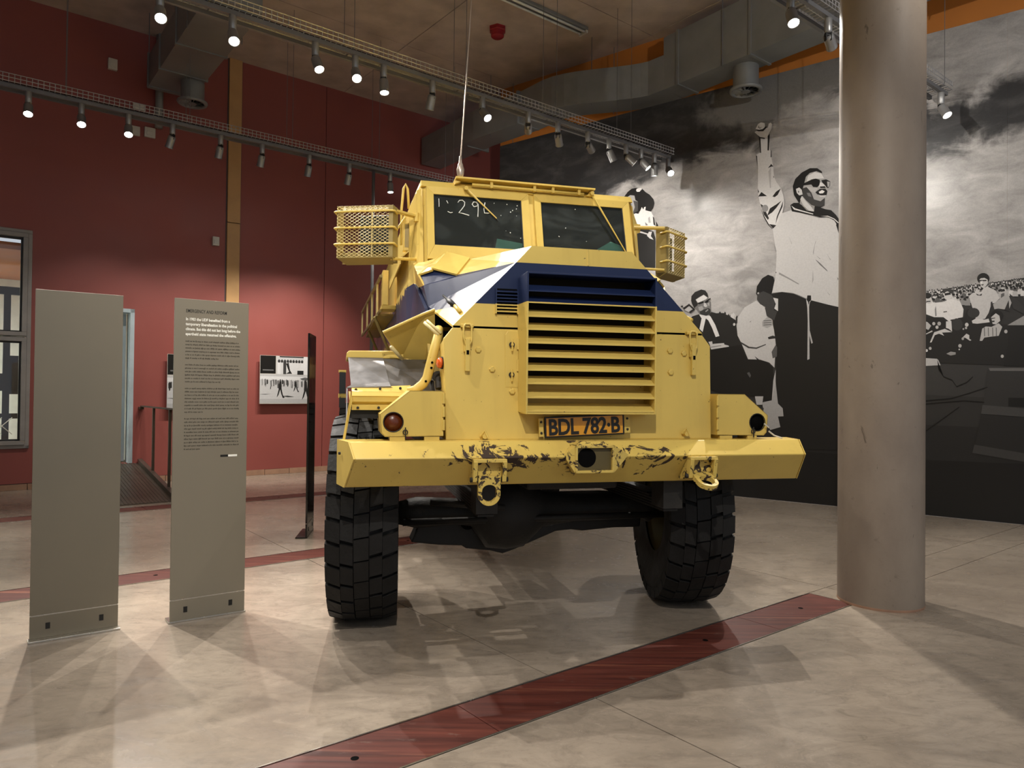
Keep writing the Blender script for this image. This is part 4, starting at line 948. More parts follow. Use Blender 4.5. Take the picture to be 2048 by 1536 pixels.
zs(*Z3, [(600, 1080), (650, 1030), (690, 1050), (690, 1100), (720, 1120), (700, 1130), (640, 1090)], .65); zs(*Z3, [(370, 1310), (430, 1280), (500, 1290), (500, 1320), (430, 1335)], .35)
zs(*Z3, [(725, 850), (780, 820), (900, 835), (960, 820), (975, 870), (800, 892), (735, 885)], .7)
# man with moustache
ell(*Z3, 1075, 780, 90, 78, .014, 16); zs(*Z3, [(995, 800), (1060, 745), (1110, 780), (1122, 850), (1065, 900), (1015, 895)], .62); zs(*Z3, [(1005, 850), (1045, 848), (1040, 868), (1010, 868)], .03); zs(*Z3, [(1000, 812), (1050, 806), (1050, 816), (1002, 824)], .03)
zs(*Z3, [(835, 1130), (870, 960), (920, 930), (1000, 935), (1100, 885), (1150, 935), (1100, 1060), (1000, 1070), (900, 1085), (870, 1130)], .55)
for x in (895, 950, 1010, 1060): zs(*Z3, [(x, 945), (x + 10, 945), (x + 14, 1065), (x + 4, 1065)], .12)
zs(*Z3, [(75, 1370), (240, 1380), (260, 1400), (290, 1470), (75, 1480)], .55)
# lectern and steps on the right
zs(*Z3, [(1222, 912), (1452, 780), (2400, 300), (2400, 912)], .35); zs(*Z3, [(1228, 915), (2400, 915), (2400, 1500), (1170, 1480), (1230, 1160)], .016)
Z7 = (1850, 640, 4.798)
zs(*Z7, [(600, 480), (950, 470), (1800, 480), (1800, 900), (560, 820)], .040); zs(*Z7, [(612, 462), (950, 460), (1800, 470), (1800, 495), (625, 488)], .16)
zs(*Z7, [(800, 745), (1800, 760), (1800, 880), (800, 830)], .012); zs(*Z7, [(552, 815), (950, 848), (1800, 920), (1800, 1010), (950, 930), (540, 900)], .075)
zs(*Z7, [(540, 905), (950, 935), (1800, 1015), (1800, 1380), (950, 1280), (480, 1205)], .026); zs(*Z7, [(475, 1195), (950, 1278), (1800, 1420), (1800, 1500), (950, 1360), (455, 1275)], .06)
for ln in ([(120, 380), (130, 470), (180, 540), (260, 570), (305, 635), (400, 595), (460, 540)], [(10, 770), (250, 750), (420, 700), (600, 640)], [(10, 800), (380, 770), (570, 785)], [(10, 1060), (150, 960), (330, 830)]):
    zs(*Z7, ln + [(x + 2, y + 10) for x, y in ln[::-1]], .006)
# ---- man behind the cab
Z8 = (1230, 360, 12.8)
zs(*Z8, [(600, 1100), (700, 1200), (1000, 1330), (1050, 1500), (1040, 2300), (300, 2300), (350, 1200)], .016)
zs(*Z8, [(230, 560), (250, 430), (340, 310), (440, 230), (570, 205), (720, 240), (800, 320), (900, 380), (1000, 500), (1022, 600), (995, 720), (930, 812), (780, 790), (640, 800), (600, 880), (440, 890), (300, 700)], .012)
zs(*Z8, [(550, 270), (575, 225), (690, 205), (700, 245), (640, 308), (575, 308)], .75)
zs(*Z8, [(250, 590), (300, 465), (400, 395), (510, 405), (535, 520), (600, 560), (560, 720), (490, 860), (440, 860), (400, 720), (330, 660)], .42); zs(*Z8, [(480, 530), (600, 560), (600, 800), (470, 860), (520, 700)], .08)
zs(*Z8, [(315, 625), (370, 592), (445, 640), (375, 668)], .012); zs(*Z8, [(350, 628), (390, 620), (400, 645), (365, 648)], .7)
zs(*Z8, [(450, 900), (540, 858), (615, 872), (650, 810), (700, 700), (740, 760), (760, 700), (800, 690), (790, 780), (940, 820), (1010, 960), (1070, 1240), (1000, 1300), (650, 1190), (500, 1060)], .82)
zs(*Z8, [(980, 930), (1010, 970), (1050, 1180), (1000, 1150)], .012); zs(*Z8, [(1060, 1060), (1110, 1150), (1120, 1240), (1070, 1210)], .012); zs(*Z8, [(860, 980), (900, 940), (930, 1100), (870, 1100)], .45); zs(*Z8, [(780, 1080), (860, 1160), (800, 1170)], .2)
zs(*Z8, [(640, 1310), (900, 1390), (890, 1420), (640, 1350)], .6); zs(*Z8, [(880, 1330), (960, 1330), (930, 1440), (1000, 1536), (900, 1500), (830, 1430)], .6)
# ---- seated man in a dark robe
Z4 = (1350, 560, 9.6)
zs(*Z4, [(160, 540), (280, 458), (395, 565), (300, 640), (275, 605), (350, 565), (280, 500), (185, 575)], .02); zs(*Z4, [(185, 575), (280, 505), (345, 562), (270, 620)], .45); zs(*Z4, [(120, 500), (160, 490), (165, 520), (125, 525)], .03)
zs(*Z4, [(340, 700), (480, 655), (600, 690), (710, 615), (800, 640), (940, 635), (1060, 700), (1170, 770), (1195, 960), (1235, 1120), (1344, 1340), (1500, 1536), (1560, 1700), (620, 1700), (480, 1100), (300, 760)], .022)
zs(*Z4, [(318, 400), (325, 310), (390, 235), (510, 185), (590, 203), (632, 260), (645, 330), (600, 330), (500, 360), (440, 440), (450, 490), (380, 545), (335, 460)], .02)
zs(*Z4, [(405, 375), (490, 320), (560, 282), (640, 335), (690, 420), (692, 560), (705, 620), (640, 690), (560, 692), (480, 660), (425, 570), (390, 530), (450, 480)], .17)
zs(*Z4, [(408, 382), (480, 335), (560, 288), (635, 345), (600, 375), (520, 410), (450, 442)], .62); zs(*Z4, [(455, 520), (530, 500), (560, 550), (520, 610), (470, 580)], .33); zs(*Z4, [(562, 440), (600, 450), (632, 505), (600, 525), (560, 505)], .5); zs(*Z4, [(630, 450), (665, 430), (670, 500), (640, 490)], .35)
zs(*Z4, [(430, 445), (555, 410), (560, 440), (505, 462), (470, 470)], .010); zs(*Z4, [(575, 425), (640, 375), (690, 345), (690, 372), (655, 395), (650, 430), (600, 445)], .010); zs(*Z4, [(480, 610), (560, 570), (650, 540), (690, 565), (690, 640), (610, 690), (500, 665)], .035); zs(*Z4, [(590, 600), (640, 560), (650, 580), (600, 620)], .3)
zs(*Z4, [(470, 660), (530, 690), (600, 735), (540, 1002), (478, 940), (520, 740)], .75); zs(*Z4, [(600, 735), (650, 690), (690, 700), (780, 860), (862, 1075), (790, 1098), (720, 920), (650, 780)], .75); zs(*Z4, [(480, 660), (600, 690), (680, 680), (650, 730), (600, 745), (530, 700)], .7)
zs(*Z4, [(650, 1190), (720, 1178), (800, 1222), (950, 1212), (955, 1240), (1035, 1260), (1072, 1325), (1040, 1330), (1000, 1305), (900, 1322), (700, 1335), (680, 1250)], .58); zs(*Z4, [(700, 1285), (900, 1255), (900, 1264), (700, 1297)], .1); ell(*Z4, 1145, 855, 24, 28, .6); zs(*Z4, [(720, 1160), (790, 1160), (800, 1222), (730, 1230)], .03)
# ---- man seen from behind in a white shirt, and the big man's trousers
Z5 = (1340, 540, 4.2667)
zs(*Z5, [(350, 680), (600, 640), (660, 760), (820, 778), (880, 830), (888, 940), (872, 1112), (800, 1115), (720, 1075), (500, 1075), (350, 1020)], .014)
zs(*Z5, [(740, 262), (640, 320), (592, 390), (572, 480), (580, 560), (612, 622), (640, 690), (670, 762), (770, 765), (850, 790), (895, 835), (905, 650), (900, 540), (880, 470), (830, 400), (812, 320)], .56)
zs(*Z5, [(605, 612), (680, 655), (740, 662), (822, 632), (822, 640), (742, 674), (672, 668), (608, 628)], .05); zs(*Z5, [(725, 735), (765, 765), (745, 765)], .05); zs(*Z5, [(680, 445), (700, 430), (690, 448)], .25)
zs(*Z5, [(870, 205), (960, 190), (1060, 205), (1170, 252), (1290, 277), (1440, 318), (1600, 330), (1620, 1300), (1500, 1540), (930, 1520), (950, 1250), (912, 1050), (908, 640), (880, 430), (815, 330), (860, 250)], .016)
zs(*Z5, [(738, 205), (745, 140), (790, 72), (840, 42), (885, 58), (894, 92), (876, 185), (862, 230), (800, 190), (765, 200), (752, 225)], .012)
zs(*Z5, [(750, 205), (800, 182), (868, 212), (900, 255), (890, 345), (918, 352), (892, 432), (832, 392), (815, 312), (772, 292), (745, 252)], .05); zs(*Z5, [(748, 195), (762, 190), (764, 205), (750, 208)], .4)
zs(*Z5, [(884, 238), (926, 246), (925, 352), (893, 330), (906, 292)], .6); zs(*Z5, [(788, 445), (830, 404), (870, 430), (882, 472), (832, 497), (792, 482)], .38)
for y in (432, 450, 468): zs(*Z5, [(800, y), (868, y - 6), (870, y), (802, y + 6)], .1)
zs(*Z5, [(838, 575), (880, 560), (905, 568), (900, 585), (845, 592)], .03); zs(*Z5, [(870, 700), (905, 640), (918, 660), (915, 740), (880, 755)], .1)
zs(*Z5, [(905, 850), (905, 1000), (890, 1115), (872, 1115), (885, 940)], .5); zs(*Z5, [(728, 1078), (800, 1078), (790, 1150), (742, 1150)], .5); zs(*Z5, [(790, 1130), (872, 1112), (905, 960), (925, 1140), (965, 1180), (972, 1248), (925, 1250), (945, 1340), (860, 1365), (815, 1300)], .42); ell(*Z5, 792, 1185, 12, 12, .05)
zs(*Z5, [(660, 880), (680, 870), (695, 900), (685, 920)], .1)
# ---- big man with raised fist
Z1 = (1500, 230, 6.142); Z2 = (1500, 420, 6.4)
zs(*Z2, [(290, 235), (360, 120), (400, 50), (530, 5), (700, 55), (880, 105), (1050, 105), (1200, 260), (1320, 600), (1320, 1290), (1145, 1245), (1000, 1212), (790, 1158), (720, 1132), (560, 1066), (410, 1050), (285, 1066), (330, 870), (345, 560), (300, 300)], .57)
for pl, tn in (([(840, 632), (900, 680), (992, 772), (998, 792), (900, 705), (850, 648)], .16), ([(378, 800), (500, 868), (632, 945), (625, 956), (490, 882), (375, 826)], .28), ([(855, 380), (835, 450), (820, 545), (811, 585), (812, 540), (838, 420)], .25), ([(850, 585), (905, 625), (900, 632)], .25), ([(305, 430), (335, 480), (345, 540), (330, 535), (315, 480)], .3), ([(985, 560), (1040, 640), (1030, 645)], .35), ([(810, 760), (818, 900), (800, 940), (804, 860)], .35), ([(330, 795), (345, 798), (338, 815)], .05), ([(1120, 860), (1135, 880), (1130, 905)], .1), ([(500, 330), (545, 440), (535, 440)], .4), ([(985, 1040), (1030, 1090), (1020, 1095)], .35)): zs(*Z2, pl, tn)
zs(*Z2, [(738, 1095), (785, 1095), (788, 1150), (758, 1202), (732, 1150)], .012); zs(*Z2, [(722, 1138), (748, 1180), (758, 1250), (768, 1536), (748, 1536), (738, 1250)], .55); zs(*Z2, [(790, 1155), (770, 1185), (760, 1250), (752, 1250), (765, 1175)], .5)
zs(*Z5, [(1180, 290), (1190, 295), (1194, 760), (1175, 768)], .5); zs(*Z5, [(1186, 480), (1222, 622), (1210, 630), (1182, 520)], .45)
zs(*Z1, [(80, 495), (130, 465), (240, 440), (262, 440), (268, 530), (290, 640), (300, 760), (330, 830), (385, 905), (415, 1000), (425, 1090), (400, 1210), (335, 1345), (285, 1398), (240, 1350), (190, 1262), (150, 1160), (120, 1060), (100, 940), (102, 640)], .64)
zs(*Z1, [(118, 275), (240, 262), (250, 470), (128, 480)], .66); zs(*Z1, [(116, 275), (134, 290), (142, 470), (130, 470)], .012); zs(*Z1, [(222, 262), (248, 235), (238, 440), (220, 440)], .012)
zs(*Z1, [(60, 215), (92, 196), (75, 172), (105, 115), (140, 95), (185, 105), (190, 142), (165, 187), (225, 157), (235, 110), (260, 99), (280, 120), (270, 175), (242, 222), (218, 268), (180, 282), (130, 275), (98, 250)], .7)
zs(*Z1, [(78, 180), (120, 186), (160, 178), (208, 138), (208, 160), (168, 204), (110, 206), (90, 198)], .012); zs(*Z1, [(100, 160), (110, 130), (125, 160), (150, 150), (130, 175)], .3); zs(*Z1, [(98, 250), (130, 275), (190, 285), (185, 300), (125, 290)], .04)
for pl in ([(105, 1005), (145, 950), (215, 1000)], [(280, 1005), (325, 945), (385, 905), (345, 985), (310, 1012)], [(133, 1095), (160, 1110), (200, 1190), (238, 1272), (225, 1292), (178, 1230)], [(215, 1242), (250, 1150), (330, 1100), (392, 1055), (330, 1142), (280, 1197)], [(318, 1345), (335, 1250), (385, 1130), (412, 1058), (404, 1130), (352, 1242)], [(238, 1342), (300, 1352), (328, 1358), (288, 1398)], [(225, 657), (265, 605), (292, 636), (262, 640)], [(100, 908), (116, 945), (104, 968)], [(78, 495), (92, 510), (100, 640), (96, 620)], [(260, 440), (268, 440), (270, 520), (258, 525)], [(288, 750), (300, 765), (295, 780)], [(140, 1160), (190, 1262), (240, 1350), (285, 1398), (275, 1400), (225, 1350), (178, 1265)]): zs(*Z1, pl, .014)
ell(*Z1, 190, 1150, 40, 45, .25); zs(*Z1, [(230, 700), (262, 640), (262, 900), (250, 900)], .45)
zs(*Z1, [(690, 760), (740, 712), (820, 692), (890, 718), (922, 780), (985, 830), (985, 880), (955, 920), (955, 990), (922, 1025), (925, 1112), (860, 1130), (780, 1130), (740, 1100), (690, 1060), (640, 1000), (640, 890), (668, 850)], .40)
zs(*Z1, [(545, 985), (530, 880), (560, 790), (640, 710), (740, 657), (830, 657), (885, 695), (892, 722), (820, 694), (740, 716), (692, 762), (672, 840), (655, 900), (650, 1000), (640, 1000), (612, 1095), (585, 1050)], .012)
zs(*Z1, [(720, 748), (800, 706), (880, 722), (915, 782), (780, 786), (700, 822)], .68); zs(*Z1, [(650, 905), (700, 890), (760, 960), (790, 1040), (870, 1062), (925, 1020), (922, 1118), (840, 1135), (760, 1110), (690, 1050), (650, 1000)], .05); zs(*Z1, [(690, 880), (800, 900), (840, 900), (800, 960), (750, 940)], .5); zs(*Z1, [(700, 960), (740, 960), (760, 1010), (720, 1000)], .2)
zs(*Z1, [(750, 800), (810, 785), (862, 800), (866, 850), (832, 892), (780, 888), (752, 850)], .008); zs(*Z1, [(880, 806), (940, 794), (990, 820), (988, 872), (962, 905), (930, 882), (900, 850)], .012); zs(*Z1, [(648, 850), (752, 803), (758, 858), (650, 872)], .012); zs(*Z1, [(950, 820), (985, 825), (980, 880), (958, 890)], .4)
zs(*Z1, [(865, 828), (900, 842), (940, 884), (900, 884), (850, 890)], .7); zs(*Z1, [(860, 882), (925, 878), (935, 900), (870, 902)], .02)
zs(*Z1, [(808, 952), (860, 912), (930, 908), (956, 940), (945, 988), (880, 992), (830, 978)], .012); zs(*Z1, [(848, 948), (890, 925), (922, 942), (900, 966), (860, 968)], .8); zs(*Z1, [(850, 992), (940, 990), (925, 1010), (870, 1010)], .6)
zs(*Z1, [(568, 912), (610, 894), (640, 922), (652, 980), (610, 992), (580, 962)], .66); zs(*Z1, [(592, 930), (610, 945), (600, 965)], .05); zs(*Z1, [(640, 1000), (690, 1060), (750, 1120), (800, 1195), (740, 1190), (660, 1115), (622, 1040)], .58)
zs(*Z1, [(500, 1110), (540, 1083), (600, 1083), (640, 1110), (700, 1175), (790, 1190), (800, 1120), (860, 1130), (925, 1112), (870, 1140), (930, 1160), (1000, 1172), (1060, 1230), (1115, 1310), (1200, 1400), (1200, 1500), (1100, 1400), (1040, 1300), (950, 1250), (870, 1262), (780, 1237), (660, 1212), (520, 1187)], .012)
zs(*Z1, [(510, 1115), (560, 1150), (660, 1180), (780, 1215), (780, 1225), (650, 1192), (545, 1165)], .7); zs(*Z1, [(870, 1245), (960, 1240), (1040, 1275), (1110, 1340), (1100, 1345), (1035, 1285), (955, 1250)], .7); zs(*Z1, [(1060, 1350), (1100, 1320), (1200, 1500), (1100, 1480)], .012)
me = bpy.data.meshes.new('printed_figures'); me.from_pydata(FV, [], FF); me.materials.append(M['print'])
at = me.attributes.new('tone', 'FLOAT_COLOR', 'FACE'); at.data.foreach_set('color', [q for t in FT for q in t])
inst('printed_figures', me, MUR)

# ================================================================== TEXT PANELS STANDING ON THE FLOOR
def info_panel(a, n, rz, label, mat, foot=-1, dark=False):
    root = empty('information_panel', W(a, n), TH + rz); tag(root, label, 'panel', 'free-standing museum panels')
    w_, t_ = .43, .018
    mb = MB(); mb.box(0, w_, -t_ / 2, t_ / 2, .140, 1.95); mb.build('upper_sheet', mat, root, bevel=.001)
    mb = MB(); mb.box(0, w_, -t_ / 2, t_ / 2, .012, .134); lo_ = mb.build('lower_sheet', mat, root, bevel=.001)
    mb = MB(); mb.box(.004, w_ - .004, -t_ / 2 + .002, t_ / 2 - .002, .134, .140); mb.build('joint_strip', M['alu'], root)
    for x in (.085, .345):
        mb = MB(); mb.box(x - .011, x + .011, -t_ / 2 - .002, t_ / 2 + .002, .058, .092); mb.build('fixing', M['ink'], lo_)
    mb = MB(); mb.box(-.008, w_ + .008, *((-.06, .01) if foot < 0 else (-.01, .10)), 0, .012); mb.build('foot_plate', M['alu'] if not dark else mat, root, bevel=.002)
    return root
info_panel(.36, 4.735, -.05, 'blank olive grey metal panel standing left of the text panel', M['panel'])
tp = info_panel(1.045, 4.60, -.05, 'olive grey text panel headed Emergency and Reform beside the truck', M['panel2'], 1)
TXW = .36
def line(txt, x, z, size, mat, bold=0., width=None, name='lettering'):
    me = text_mesh(txt, size, mat, bold, .0002)
    if width:
        w0 = max(v.co.x for v in me.vertices); me.transform(Matrix.Diagonal((width / w0, 1, 1, 1)))
    me.transform(Matrix.Translation((x, -.0096, z)) @ Matrix.Rotation(PI / 2, 4, 'X')); inst(name, me, tp)
x0 = .062
line('EMERGENCY AND REFORM', x0, 1.868,   .029, M['ink'], .00018, .235, 'heading')
for i, (tx, wd) in enumerate((('In 1983 the UDF benefited from a', .255), ('temporary liberalisation in the political', .298), ('climate. But this did not last long before the', .318), ('apartheid state resumed the offensive.', .295))):
    line(tx, x0, 1.820 - i * .030, .0235, M['whiteink'], .0009, wd, 'introduction')
rs = random.Random(9)
mb = MB(); z = 1.690
for nl, last in ((6, .62), (6, .66), (8, .33), (10, .3)):          # body copy, too small in the photograph to be read
    for i in range(nl):
        end = x0 + .318 * (last if i == nl - 1 else 1); x = x0
        while x < end - .006:
            for k in range(rs.choice((2, 3, 4, 5, 6, 7, 9))):
                if x > end - .003: break
                hh = rs.choice((.0056, .0056, .0056, .0080)); lw = rs.choice((.0022, .0030, .0030, .0038)); z0 = z - (.0022 if rs.random() < .1 else 0)
                mb.box(x, x + lw, -.0098, -.0094, z0, z + hh); x += lw + .0011
            x += .0032
        z -= .0205
    z -= .020
tag(mb.build('body_copy', M['ink2'], tp), kind='stuff')
mb = MB(); mb.box(.272, .318, -.0098, -.0092, .985, .998); mb.build('caption_block', M['ink'], tp)
mb = MB(); mb.box(.318, .372, -.0098, -.0092, .985, .998); mb.build('caption_block', M['whiteink'], tp)
info_panel(2.665, 6.50, math.radians(59.5), 'black panel seen edge-on behind the front wheel of the truck', M['blackpanel'], 1, True)

# ================================================================== THINGS ON AND BY THE RED WALL
def photo_panel(a0, z0, w_, h_, label, kind):
    root = empty('photo_panel', W(a0, NRED - .10, z0), TH); tag(root, label, 'picture', 'photograph panels on the red wall')
    mb = MB(); mb.box(0, w_, 0, .02, 0, h_); mb.build('board', M['whiteplastic'], root)
    mb = MB(); mb.box(w_ * .3, w_ * .7, .02, .10, h_ * .1, h_ * .9); mb.build('wall_bracket', M['black'], root)
    sv, sf, st = [], [], []; k_ = [0]
    def sh(pts, tone):
        k_[0] += 1; o = len(sv)
        for x, y in pts: sv.append((x * w_, -.001 - k_[0] * .00003, (1 - y) * h_))
        sf.append(tuple(range(o, o + len(pts)))); st.append((tone, tone, tone, 1))
    R_ = lambda x0, y0, x1, y1, t: sh([(x0, y0), (x1, y0), (x1, y1), (x0, y1)], t)
    rs = random.Random(kind)
    R_(.005, .005, .29, .375, .012); R_(.05, .29, .25, .315, .16); R_(.30, .005, .82, .385, .55); R_(.36, .005, .82, .03, .02); R_(.82, .005, .99, .385, .72); R_(0, .39, 1, .43, .5)
    for i in range(9):
        x = .32 + i * .055; R_(x, .12, x + .06, .38, rs.choice((.6, .7, .05, .65))); sh([(x + .005, .10), (x + .03, .07), (x + .055, .10), (x + .05, .14), (x + .01, .14)], .04)
    R_(.70, .30, .82, .385, .02); sh([(.48, .16), (.53, .14), (.56, .30), (.60, .37), (.48, .37), (.54, .33)], .02)
    R_(0, .43, 1, .97, .52); R_(0, .43, 1, .50, .68); R_(0, .90, 1, .985, .42)
    for i in range(46):
        x = rs.uniform(0, .97); y = .50 + rs.uniform(0, .05); h = rs.uniform(.08, .16); sh([(x, y), (x + .012, y - .02), (x + .025, y), (x + .03, y + h * .6), (x + .022, y + h), (x + .004, y + h)], rs.choice((.03, .08, .15, .3, .5)))
    sh([(.75, .47), (.85, .44), (.98, .46), (.98, .50), (.8, .5)], .12)
    for x, s_ in ((.37, 1.), (.86, 1.15), (.67, .75)):
        X = lambda q: x + q * s_ * .1; Y = lambda q: .53 + q * s_ * .34 * (1 if s_ > .8 else .85)
        sh([(X(-.1), Y(0)), (X(.05), Y(-.04)), (X(.25), Y(.02)), (X(.3), Y(.25)), (X(.35), Y(.5)), (X(-.25), Y(.48)), (X(-.2), Y(.2))], .02); sh([(X(-.2), Y(.48)), (X(.1), Y(.48)), (X(-.25), Y(.85)), (X(-.55), Y(1.)), (X(-.5), Y(.9))], .015); sh([(X(.05), Y(.48)), (X(.35), Y(.5)), (X(.6), Y(.85)), (X(.95), Y(1.0)), (X(.6), Y(1.03)), (X(.3), Y(.8))], .015); sh([(X(-.05), Y(-.02)), (X(0), Y(-.12)), (X(.15), Y(-.12)), (X(.2), Y(-.02))], .03)
    sh([(.42, .84), (.52, .83), (.65, .855), (.52, .862)], .05); sh([(.0, .80), (.2, .795), (.1, .81)], .15)
    me = bpy.data.meshes.new('photographs'); me.from_pydata(sv, [], sf); me.materials.append(M['print'])
    at = me.attributes.new('tone', 'FLOAT_COLOR', 'FACE'); at.data.foreach_set('color', [q for t in st for q in t]); inst('photographs', me, root)
    return root
photo_panel(3.97, 1.18, .90, .80, 'black and white photograph panel on the red wall beside the black panel', 1)
photo_panel(2.57, 1.10, .84, .84, 'photograph panel mostly hidden behind the text panel', 2)
def wall_box(name, a, z, w_, h_, d_, label, cat, extra=None):
    root = empty(name, W(a, NRED, z), TH); tag(root, label, cat)
    mb = MB(); mb.box(-w_ / 2, w_ / 2, -d_, 0, -h_ / 2, h_ / 2); mb.build('cover', M['whiteplastic'], root, bevel=.006)
    mb = MB(); mb.box(-w_ * .3, w_ * .3, -d_ - .012, -d_, -h_ * .3, h_ * .1); mb.build('face', M['whiteplastic'], root, bevel=.004)
    return root
wall_box('motion_sensor', 3.26, 3.76, .10, .14, .07, 'small white sensor on the red wall beside the concrete pilaster', 'sensor')
wall_box('junction_box', 2.14, 5.62, .17, .09, .04, 'flat white junction box above the rear cable tray', 'box')
wall_box('junction_box', 2.08, 5.25, .15, .14, .04, 'white square junction box half behind a spotlight, left of its twin', 'box')
wall_box('junction_box', 2.29, 5.27, .15, .15, .04, 'white square junction box below the rear cable tray, right of its twin', 'box')
wall_box('alarm_box', 1.78, 6.15, .12, .16, .06, 'pale alarm box high up on the red wall', 'box')
# vertical pipe
root = empty('drain_pipe', W(2.40, NRED - .08, 0)); tag(root, 'grey vertical pipe high on the red wall above the rear cable tray', 'pipe')
mb = MB(); mb.tube([(0, 0, 5.35), (0, 0, ZC)], .055, 16); mb.build('pipe', M['duct'], root, smooth=True); mb = MB(); mb.lathe([(.064, 6.5), (.064, 6.56)], n=16); mb.build('collar', M['duct'], root)
# ramp up to the doorway, with kerb and handrail
root = empty('door_ramp', W(0, 0), TH); tag(root, 'ribbed steel ramp rising to the doorway in the red wall', 'ramp')
mb = MB(); mb.prism([(1.10, 9.57, .0), (1.10, 9.57, .012), (1.10, NRED + .05, .30), (1.10, NRED + .05, 0)], (1.10, 0, 0)); mb.build('ramp_plate', M['ramp'], root)
sl = (.30 - .012) / (NRED + .05 - 9.57)
mb = MB()
for i in range(26):
    x = 1.12 + i * .041; mb.hexa([Vector(q) for q in ((x, 9.575, .011), (x + .014, 9.575, .011), (x + .014, NRED + .04, .298), (x, NRED + .04, .298), (x, 9.575, .018), (x + .014, 9.575, .018), (x + .014, NRED + .04, .305), (x, NRED + .04, .305))])
mb.build('ribs', M['ramp'], root)
for x in (2.20, 1.04):
    mb = MB(); mb.hexa([Vector(q) for q in ((x, 9.57, 0), (x + .06, 9.57, 0), (x + .06, NRED - .02, 0), (x, NRED - .02, 0), (x, 9.57, .07), (x + .06, 9.57, .07), (x + .06, NRED - .02, .36), (x, NRED - .02, .36))]); mb.build('kerb', M['ramp'], root)
root = empty('handrail', W(0, 0), TH); tag(root, 'brown steel handrail with two posts beside the ramp', 'handrail')
mb = MB(); mb.box(2.22, 2.28, 9.3, NRED - .03, 1.135, 1.155); mb.build('rail', M['railm'], root, bevel=.004)
for n_ in (11.0, 10.05, 9.35):
    mb = MB(); zb = .02 + (n_ - 9.57) * .127 if n_ > 9.6 else 0; mb.box(2.235, 2.265, n_ - .02, n_ + .02, max(0, zb + .02), 1.135); mb.build('post', M['railm'], root)
mb = MB(); mb.box(2.20, 2.26, NRED - .09, NRED, 1.10, 1.135); mb.build('wall_fixing', M['railm'], root)
# slim service pole
root = empty('service_pole', W(5.03, 9.85)); tag(root, 'slim grey pole rising from behind the truck to the rear cable tray', 'pole')
mb = MB(); mb.tube([(0, 0, 0), (0, 0, 4.80)], .024, 10); mb.build('pole', M['track'], root, smooth=True); mb = MB(); mb.lathe([(.07, 0), (.07, .012), (.03, .02)], n=16); mb.build('flange', M['track'], root)

# ================================================================== OVERHEAD: DUCTS, TRAYS, SPOTLIGHTS
def rect_duct(mb, path, w_, z0, z1):
    for (a0, n0), (a1, n1) in zip(path[:-1], path[1:]):
        pass
    L_ = []; R_ = []
    for i, (a, n) in enumerate(path):
        p0 = Vector(path[max(0, i - 1)]); p1 = Vector(path[min(len(path) - 1, i + 1)]); d = (p1 - p0).normalized(); nr = Vector((-d.y, d.x))
        L_.append((a + nr.x * w_ / 2, n + nr.y * w_ / 2)); R_.append((a - nr.x * w_ / 2, n - nr.y * w_ / 2))
    for i in range(len(path) - 1):
        q = [L_[i], R_[i], R_[i + 1], L_[i + 1]]; mb.hexa([hp(x, y, z0) for x, y in q] + [hp(x, y, z1) for x, y in q])
def diffuser(root, a, n, z0, z1, r):
    mb = MB(); mb.lathe([(r * .78, z0 + .05), (r * .78, z1)], hp(a, n), n=28); dr = mb.build('outlet_drum', M['duct'], root, smooth=True, auto=40)
    mb = MB(); mb.lathe([(r, z0 + .035), (r * 1.02, z0 + .02), (r * .97, z0), (r * .80, z0), (r * .78, z0 + .05)], hp(a, n), n=28, cap=False); mb.build('outlet_rim', M['duct'], dr, smooth=True)
    mb = MB(); mb.lathe([(r * .8, z0 + .04), (r * .8, z0 + .045)], hp(a, n), n=24); mb.build('outlet_void', M['void'], dr)
    for i in range(12):
        t = 2 * PI * i / 12; mb = MB(); c_ = hp(a, n); u_ = Vector((math.cos(t), math.sin(t), 0)); v_ = Vector((-math.sin(t), math.cos(t), 0))
        mb.add([c_ + u_ * r * .25 + Vector((0, 0, z0 + .004)), c_ + u_ * r * .8 + Vector((0, 0, z0 + .004)), c_ + u_ * r * .8 + v_ * r * .16 + Vector((0, 0, z0 + .03)), c_ + u_ * r * .25 + v_ * r * .07 + Vector((0, 0, z0 + .03))], [(0, 1, 2, 3)]); mb.build('vane', M['duct'], dr)
    mb = MB(); mb.lathe([(r * .28, z0), (r * .28, z0 + .01)], hp(a, n), n=16); mb.build('outlet_hub', M['duct'], dr)
root = empty('ventilation_duct'); tag(root, 'grey ventilation duct snaking along the top of the mural wall', 'duct')
sb = lambda t: t * t * (3 - 2 * t)
path = [(8.13, -2), (8.13, 2.0), (8.13, 3.9), (8.13, 5.0), (8.13, 5.9), (8.13, 6.6)] + [(8.13 - .80 * sb(i / 10), 6.75 + .16 * i) for i in range(1, 11)] + [(7.33, 8.9), (7.20, 10.0), (7.2, 11.7)]
mb = MB(); rect_duct(mb, path[:6], .44, 5.75, 6.5); mb.build('duct_run', M['duct'], root)
mb = MB(); rect_duct(mb, path[5:], .44, 5.75, 6.25); mb.build('duct_bend', M['duct'], root)
for n_ in (2.2, 4.05, 5.2, 6.35, 8.9, 10.3):
    aa = 8.13 if n_ < 6.6 else 7.30; mb = MB(); hbox(mb, aa - .235, aa + .235, n_ - .02, n_ + .02, 5.735, 6.515 if n_ < 6.6 else 6.265); mb.build('duct_flange', M['duct'], root)
for n_ in (3.0, 5.6, 7.6, 9.6):
    aa = 8.13 if n_ < 6.6 else (7.7 if n_ < 8 else 7.3); mb = MB(); mb.tube([hp(aa - .24, n_, 5.72), hp(aa - .24, n_, ZC)], .006, 6); mb.tube([hp(aa + .24, n_, 5.72), hp(aa + .24, n_, ZC)], .006, 6); mb.build('hanger', M['track'], root)
diffuser(root, 8.20, 5.45, 5.42, 5.75, .21)
